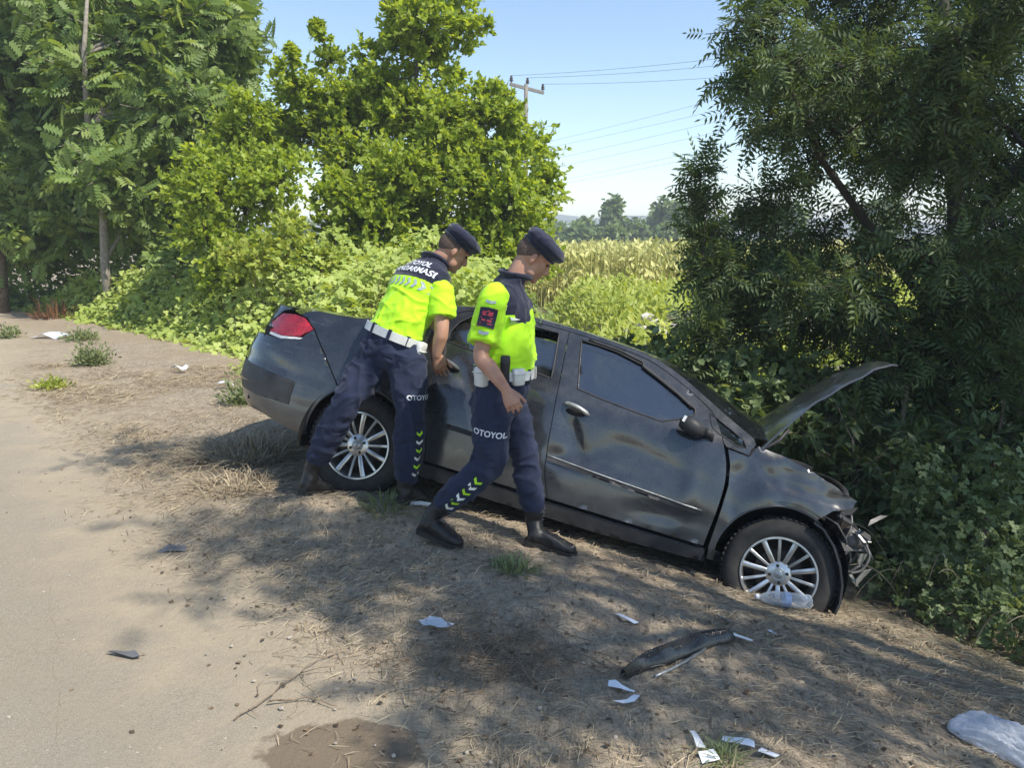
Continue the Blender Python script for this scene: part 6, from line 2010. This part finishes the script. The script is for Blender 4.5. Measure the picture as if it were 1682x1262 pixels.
for k, (e, lab) in enumerate(zip([(20.43, 40.67, 11.64), (20.75, 41.21, 11.29), (21.18, 41.9, 10.63)],
                                 ['topmost thin wire running right from the left insulator of the pole', 'thin wire running right from the middle insulator of the pole', 'thin wire running right from the right insulator of the pole'])):
    wire(lab, tops[k], e, .35, .010, 'wires from the pole')
LOW = [((-13.40, 124.22, 11.68), (33.33, 66.12, 16.78)), ((-13.51, 125.18, 11.38), (33.87, 66.92, 15.65)), ((-13.62, 125.81, 9.38), (34.41, 67.84, 15.13)),
       ((-13.73, 126.61, 8.30), (34.94, 68.68, 14.23)), ((-13.84, 127.23, 6.23), (35.48, 69.47, 13.04)), ((-13.95, 128.20, 5.98), (36.02, 70.36, 12.38))]
ORD = ['highest', 'second highest', 'third highest', 'third lowest', 'second lowest', 'lowest']
for k, (a, e) in enumerate(LOW):
    wire(ORD[k] + ' of the six far slanting wires in the open sky', a, e, .5, .014, 'far slanting wires')


# ================================================================== litter and debris
def clear_plastic(name, tint=(.8, .84, .88), a=.5):
    m, nt, out = nodes(name); b = NB(nt)
    p = b.coord()
    g = b.bsdf(None, tint, .22, 0, b.bump(b.noise(p, 30, 5, .7), .7, .01), .6)
    t = b.n('ShaderNodeBsdfTransparent'); t.inputs[0].default_value = (.93, .95, .97, 1)
    lw = b.n('ShaderNodeLayerWeight'); lw.inputs[0].default_value = .45
    f = b.math('ADD', b.math('MULTIPLY', lw.outputs['Facing'], .55), a * .7, clamp=True)
    mx = b.n('ShaderNodeMixShader'); b.l(f, mx.inputs[0]); b.l(t.outputs[0], mx.inputs[1]); b.l(g, mx.inputs[2]); b.l(mx.outputs[0], out.inputs['Surface'])
    return m


M['clear'] = clear_plastic('clear_plastic')
M['bottle'] = clear_plastic('bottle_plastic', (.75, .82, .88), .25)
M['bag'] = clear_plastic('bag_plastic', (.72, .76, .82), .62)
M['paper'] = plain('white_paper', (.74, .76, .8), .8, var=.06, scale=25)
M['shard'] = plain('grey_shard', (.16, .16, .165), .5, var=.3)
M['bottle_label'] = plain('bottle_label', (.42, .5, .66), .5, var=.25, scale=40)
M['cap_white'] = plain('bottle_cap', (.7, .72, .75), .5)


def sheet(name, label, cat, c, outline, mat, rotz=0, lift=.012, curl=.02, th=.0012, group=None, seed=0, noise_f=14):
    """a thin crumpled piece lying on the ground"""
    cx, cy = c; O = resample(outline, .018)
    xs = [p[0] for p in O]; ys = [p[1] for p in O]
    gx_, gy_ = np.meshgrid(np.arange(min(xs), max(xs), .018), np.arange(min(ys), max(ys), .018)); gx_, gy_ = gx_.ravel(), gy_.ravel()
    k = poly_sd(O, gx_, gy_) > .008
    pts = O + list(zip(gx_[k], gy_[k]))
    r = delaunay_2d_cdt([Vector((float(a), float(b_))) for a, b_ in pts], [(i, (i + 1) % len(O)) for i in range(len(O))], [], 0, 1e-6)
    Fc = [f for f in r[2] if poly_sd(O, np.array([sum(r[0][i].x for i in f) / 3]), np.array([sum(r[0][i].y for i in f) / 3]))[0] > 0]
    V = []; z0 = hz(cx, cy); ca, sa = math.cos(rotz), math.sin(rotz)
    for v in r[0]:
        x, y = v.x * ca - v.y * sa, v.x * sa + v.y * ca
        V.append(Vector((x, y, hz(cx + x, cy + y) - z0 + lift + curl * (noise.noise((v.x * noise_f + seed, v.y * noise_f, seed)) + .4))))
    n = len(V)
    V2 = V + [v - Vector((0, 0, th)) for v in V]
    FF = [tuple(f) for f in Fc] + [tuple(i + n for i in f[::-1]) for f in Fc]
    me = py_mesh(name, V2, FF)
    o = link(name, me, mat); o.location = (cx, cy, z0)
    return tag(o, label, cat, group)


G2 = 'white papers dropped on the verge'
sheet('paper_scrap', 'white paper strip lying alone above the black trim piece', 'paper', (.51, 3.17), [(-.05, .035), (-.02, .045), (.055, -.015), (.03, -.035)], M['paper'], 0, .014, .012, group=G2, seed=1)
sheet('paper_scrap', 'bow-tie shaped white paper scrap at the lower end of the black trim', 'paper', (.395, 2.5), [(-.045, .03), (-.02, .035), (.0, .01), (.045, -.012), (.04, -.022), (-.005, -.008), (-.05, .005)], M['paper'], 0, .014, .014, group=G2, seed=2)
sheet('paper_scrap', 'curved white paper slip just below the bow-tie shaped scrap', 'paper', (.4, 2.43), [(-.05, -.02), (.0, -.008), (.03, .02), (.05, .012), (.025, -.022), (-.015, -.032)], M['paper'], 0, .014, .012, group=G2, seed=3)
sheet('paper_scrap', 'white paper square lying under clear film at the bottom edge', 'paper', (.61, 2.13), [(-.028, -.03), (.03, -.026), (.026, .022), (-.025, .02)], M['paper'], .1, .016, .01, group=G2, seed=4)
sheet('film_scrap', 'narrow clear film sleeve standing off the paper at the bottom edge', 'plastic', (.60, 2.2), [(-.018, -.035), (.012, -.035), (-.004, .045), (-.018, .045)], M['clear'], .05, .022, .012, seed=5)
sheet('paper_scrap', 'folded white slip left of its pair at the bottom edge', 'paper', (.725, 2.2), [(-.05, .015), (.045, -.028), (.052, .0), (-.035, .04)], M['paper'], 0, .014, .014, group=G2, seed=6)
sheet('paper_scrap', 'square white slip right of its pair at the bottom edge', 'paper', (.805, 2.155), [(-.035, -.008), (.012, -.035), (.035, -.012), (-.01, .025)], M['paper'], 0, .014, .012, group=G2, seed=7)
sheet('paper_scrap', 'tiny torn white paper right of the black trim, below the front wheel', 'paper', (1.225, 3.33), [(-.022, .012), (.0, .022), (.022, -.022)], M['paper'], 0, .012, .008, group=G2, seed=8)
sheet('film_scrap', 'crumpled clear plastic wrapper on bare soil in the middle foreground', 'plastic', (-.31, 2.9), [(-.075, .02), (-.03, .05), (.02, .03), (.035, .0), (.075, -.005), (.06, -.035), (.01, -.045), (-.05, -.02)], M['clear'], 0, .02, .03, seed=9)
sheet('plastic_shard', 'dark grey pointed plastic shard lying alone on the sandy road', 'shard', (-1.5, 2.71), [(-.075, .018), (-.01, .03), (.03, .034), (.075, -.015), (.05, -.022), (-.02, .0)], M['shard'], 0, .016, .012, th=.004, seed=10)
sheet('plastic_shard', 'small dark broken plastic flap near the upper end of the black trim', 'shard', (1.02, 3.42), [(-.03, .05), (.0, .045), (.045, -.035), (.01, -.03)], M['shard'], 0, .012, .012, th=.003, seed=11)
sheet('film_sheet', 'pale crumpled plastic sheet on the verge at the far left', 'plastic', (-7.2, 12.0), [(-.32, -.1), (-.25, .12), (.0, .2), (.2, .12), (.24, -.02), (.36, -.08), (.3, -.16), (-.1, -.14)], M['bag'], 0, .03, .07, seed=12, noise_f=5)
sheet('film_scrap', 'grey wrapper in the weeds just left of the rear bumper', 'plastic', (-3.0, 7.9), [(-.1, -.03), (-.05, .06), (.08, .05), (.1, -.04)], M['bag'], 0, .04, .06, seed=13)
sheet('film_scrap', 'small grey wrapper by the edge of the bramble mound', 'plastic', (-3.9, 8.9), [(-.1, -.04), (-.03, .06), (.09, .03), (.07, -.05)], M['bag'], 0, .04, .06, seed=14)
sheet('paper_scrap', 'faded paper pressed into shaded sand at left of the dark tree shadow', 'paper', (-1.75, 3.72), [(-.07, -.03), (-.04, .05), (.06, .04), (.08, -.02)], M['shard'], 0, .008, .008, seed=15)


def plastic_bag():
    """a thin translucent bag, slumped and wrinkled"""
    cx, cy = 1.93, 2.5; z0 = hz(cx, cy); n, m = 60, 48; V = []; Fc = []
    for i in range(n + 1):
        for j in range(m):
            t = i / n; a = 2 * math.pi * j / m
            prof = math.sin(math.pi * min(1, t * .97 + .015)) ** .6
            x = (-.27 + .56 * t)
            rr = .16 * prof * (1 + .12 * noise.noise((t * 4, math.cos(a) * 1.5, math.sin(a) * 1.5)))
            y = rr * math.cos(a) * 1.15 + .05 * t; zt = max(0, math.sin(a)) * rr * (.62 + .3 * noise.noise((t * 5, a, 3)))
            w = (1 - abs(noise.noise((t * 9 + math.cos(a) * 2, a * 1.6, 5))) * 3) + .6 * (1 - abs(noise.noise((t * 22, a * 4, 9))) * 3)
            zz = zt + .016 * w * (1 if math.sin(a) > 0 else 0) * min(1, prof * 1.3)
            xx, yy = x * .94 - y * .34, x * .34 * -1 + y * .94
            V.append(Vector((xx, yy, hz(cx + xx, cy + yy) - z0 + .008 + max(0, zz))))
    for i in range(n):
        for j in range(m):
            Fc.append((i * m + j, i * m + (j + 1) % m, (i + 1) * m + (j + 1) % m, (i + 1) * m + j))
    o = link('plastic_bag', py_mesh('plastic_bag', V, Fc), M['bag']); o.location = (cx, cy, z0)
    tag(o, 'large crumpled translucent plastic bag in the lower right corner', 'plastic bag')


plastic_bag()

# water bottle against the front wheel
bx_, by_ = 1.50, 3.93
bt_ = thing('water_bottle', 'crushed clear water bottle lying against the front wheel', 'bottle', (bx_, by_, hz(bx_, by_) + .045))
bt_.rotation_euler = (0, math.radians(4), math.radians(-6))
mb = MB(); prof = [(.0, -.145), (.03, -.145), (.040, -.138), (.042, -.12), (.040, -.1), (.042, -.085), (.039, -.07), (.042, -.055), (.040, -.03), (.042, .0), (.041, .04), (.042, .06), (.038, .085), (.026, .112), (.015, .125), (.0135, .14)]
mb.lathe([(r, -h) for r, h in prof], 24, 'X')
V = []
for k, v in enumerate(mb.V):
    q = Vector(v); d = 1 - .22 * max(0, noise.noise((q.x * 22, q.y * 18, q.z * 18)) + .2)
    V.append((q.x, q.y * d, q.z * d))
mb.V = V
mb.build('bottle_body', M['bottle'], bt_)
mb = MB(); mb.lathe([(.0425, -.005), (.0428, .01), (.0425, .03)], 24, 'X'); mb.build('bottle_label', M['bottle_label'], bt_)
mb = MB(); mb.lathe([(.0, -.158), (.0145, -.158), (.0155, -.152), (.0155, -.138), (.0, -.138)], 16, 'X'); mb.build('bottle_cap', M['cap_white'], bt_)

# long black trim torn from the car
M['gloss_black'] = plain('gloss_black', (.02, .021, .023), .28, var=.3, scale=8, bump=.3, spec=.7)


def trim_piece():
    a, c = Vector((.41, 2.58)), Vector((.98, 3.2)); cx, cy = (a + c) / 2; z0 = hz(cx, cy)
    T = thing('car_trim', 'long black curved plastic trim torn off the car, lying on the soil', 'car part', (cx, cy, z0))
    d = (c - a).normalized(); s = Vector((-d.y, d.x)); n = 26; R_ = []
    for i in range(n + 1):
        t = i / n; p = a.lerp(c, t) - Vector((cx, cy)); p += s * (.03 * math.sin(math.pi * t))
        w = .058 * min(1, .25 + 2.2 * t) * (1 if t < .92 else 1 - (t - .92) * 5)
        zz = hz(cx + p.x, cy + p.y) - z0 + .012
        row = []
        for q, h in ((-1, .0), (-.75, .02), (-.3, .036 + .006 * math.sin(t * 20)), (.1, .034), (.32, .016), (.6, .024), (1, .004)):
            row.append(Vector((p.x + s.x * w * q, p.y + s.y * w * q, zz + h)))
        R_.append(row + [v - Vector((0, 0, .006)) for v in row[::-1]])
    mb = MB(); mb.loft(R_); mb.build('trim_shell', M['gloss_black'], T, angle=40)
    mb = MB(); e = c - Vector((cx, cy)); R_ = []
    for i in range(6):
        t = i / 5; p = e + Vector((.015, -.02)) + Vector((.085, -.012)) * t; zz = hz(cx + p.x, cy + p.y) - z0 + .03 - .012 * t
        w = .016 * (1 - .5 * t)
        R_.append([Vector((p.x, p.y - w, zz)), Vector((p.x, p.y, zz + .006)), Vector((p.x, p.y + w, zz)), Vector((p.x, p.y, zz - .004))])
    mb.loft(R_); mb.build('clip', M['white_plastic'], T, smooth=False)
    mb = MB(); mb.tube([Vector((-.16, -.28, hz(cx - .16, cy - .28) - z0 + .012)), Vector((-.08, -.19, hz(cx - .08, cy - .19) - z0 + .014)), Vector((.0, -.08, hz(cx, cy - .08) - z0 + .014)), Vector((.12, .08, hz(cx + .12, cy + .08) - z0 + .012))], .007, 6)
    mb.build('edge_strip', M['handle_grey'], T)


trim_piece()
mb = MB(); mb.tube([(-.075, 0, .0), (0, .004, .004), (.09, .0, -.012)], .013, 8)
o = mb.build('plastic_tube', M['white_plastic']); o.location = (-.53, 4.26, hz(-.53, 4.26) + .02)
tag(o, 'short pale plastic tube on the ground under the sill between the officers', 'plastic')


# sticks and dry twigs
def stick_on_ground(label, pts, r, seed, forks=0):
    rr = random.Random(seed); cx, cy = pts[0]; z0 = hz(cx, cy); mb = MB()
    P = [Vector((x - cx, y - cy, hz(x, y) - z0 + r + .006 + rr.uniform(0, .012))) for x, y in bez([(*p,) for p in pts], 4)]
    mb.tube(P, [r * (1 - .6 * k / len(P)) for k in range(len(P))], 6)
    for f in range(forks):
        k = rr.randrange(1, len(P) - 1); a = rr.uniform(0, 6.28); L = rr.uniform(.05, .16); q = P[k] + Vector((math.cos(a) * L, math.sin(a) * L, 0))
        q.z = hz(cx + q.x, cy + q.y) - z0 + .01 + rr.uniform(0, .03)
        mb.tube([P[k], P[k].lerp(q, .5) + Vector((0, 0, .008)), q], [r * .6, r * .45, r * .25], 5)
    o = mb.build('stick', M['twig']); o.location = (cx, cy, z0)
    return tag(o, label, 'stick', 'fallen sticks')


stick_on_ground('thin dry stalk crossing the sand just above the damp stain', [(-.93, 2.31), (-.86, 2.42), (-.8, 2.55), (-.73, 2.67), (-.66, 2.72)], .0032, 1, 5)
stick_on_ground('short dry stalk lying across the top rim of the damp stain', [(-.84, 2.4), (-.72, 2.42), (-.6, 2.37)], .003, 2, 3)
stick_on_ground('curved twig on the edge of the dark soil patch', [(-.28, 2.55), (-.2, 2.75), (-.22, 2.95), (-.15, 3.05)], .0045, 4, 5)
stick_on_ground('forked root-like twig in the middle of the dark soil patch', [(.08, 2.5), (.04, 2.62), (.1, 2.75), (.08, 2.9)], .0045, 5, 7)
stick_on_ground('thin branch lying below the rear wheel', [(-1.6, 4.5), (-1.35, 4.42), (-1.1, 4.45)], .005, 6, 4)

# leaf crumbs, twig ends and pebbles too small to tell apart
def crumbs():
    n = 5200
    x = RNG.uniform(-3.5, 3.0, n); y = 1.9 + 4.6 * RNG.random(n) ** 1.3
    s = .78 * x + .63 * y; k = (RNG.random(n) < _sm((s - .5) / 1.2) * .9 + .05); x, y = x[k], y[k]; n = len(x)
    P = np.stack([x, y, hgt(x, y) + .006], 1); a = RNG.uniform(0, 6.28, n)
    D = np.stack([np.cos(a), np.sin(a), RNG.normal(0, .15, n)], 1); N = np.stack([RNG.normal(0, .3, n), RNG.normal(0, .3, n), np.ones(n)], 1)
    o = link('leaf_litter', leaves_mesh('leaf_litter', P, D, N, RNG.uniform(.008, .03, n), LEAF, RNG.random(n)), M['litter'], smooth=False)
    tag(o, 'brown leaf crumbs scattered over the verge', 'leaf litter', kind='stuff')
    mb = MB(); rr = random.Random(8)
    for _ in range(700):
        x, y = rr.uniform(-3.2, 2.6), 1.9 + 4 * rr.random() ** 1.5
        r = rr.choice([.003, .004, .005, .006, .009])
        stone(mb, (x, y, hz(x, y) + r * .3 + .005), r)
    tag(mb.build('pebbles', M['pebble'], smooth=False), 'small pebbles scattered over the sandy road and verge', 'pebbles', kind='stuff')
    mb = MB(); rr = random.Random(18)
    for _ in range(1300):
        x, y = rr.uniform(-3.4, 2.8), 2.0 + 4.2 * rr.random() ** 1.4
        if .78 * x + .63 * y < 1.2: continue
        r = rr.choice([.004, .005, .006, .008, .012, .016])
        stone(mb, (x, y, hz(x, y) + r * .2 + .003), r)
    tag(mb.build('clods', M['ground'], smooth=False), 'small clods of dry soil lying on the verge', 'soil clods', kind='stuff')
    # tangle of dark dead twigs on the trodden patch
    m = 520
    x = RNG.normal(-.06, .2, m); y = RNG.normal(2.72, .15, m); a = RNG.uniform(0, 6.28, m); L = RNG.uniform(.03, .14, m)
    A = np.stack([x, y, hgt(x, y) + .006 + RNG.uniform(0, .03, m)], 1); B = A + np.stack([np.cos(a) * L, np.sin(a) * L, RNG.uniform(-.004, .03, m)], 1)
    B[:, 2] = np.maximum(B[:, 2], hgt(B[:, 0], B[:, 1]) + .004)
    tv, tt = twig_mesh(A, B, .0018, .001)
    o = link('twig_litter', np_mesh('twig_litter', tv, tt), M['twig'], smooth=False); tag(o, 'tangle of dead twigs on the dark soil patch', 'twigs', kind='stuff')


M['litter'] = leaf_mat('dead_leaf', (.06, .04, .025), (.16, .11, .065), (.3, .22, .13), .1, tcol=(1.1, 1, .8))
M['pebble'] = plain('pebble', (.36, .32, .26), .9, var=.25, scale=30)
crumbs()

# ================================================================== air
def haze_box():
    mb = MB(); mb.box((60, 380, 8.0), (2000, 860, 23))
    m, nt, out = nodes('haze_air'); b = NB(nt)
    v = b.n('ShaderNodeVolumePrincipled'); v.inputs['Color'].default_value = (.86, .92, 1.0, 1); v.inputs['Density'].default_value = .0017
    b.l(v.outputs[0], out.inputs['Volume'])
    o = mb.build('haze', m, smooth=False); o['kind'] = 'stuff'


haze_box()
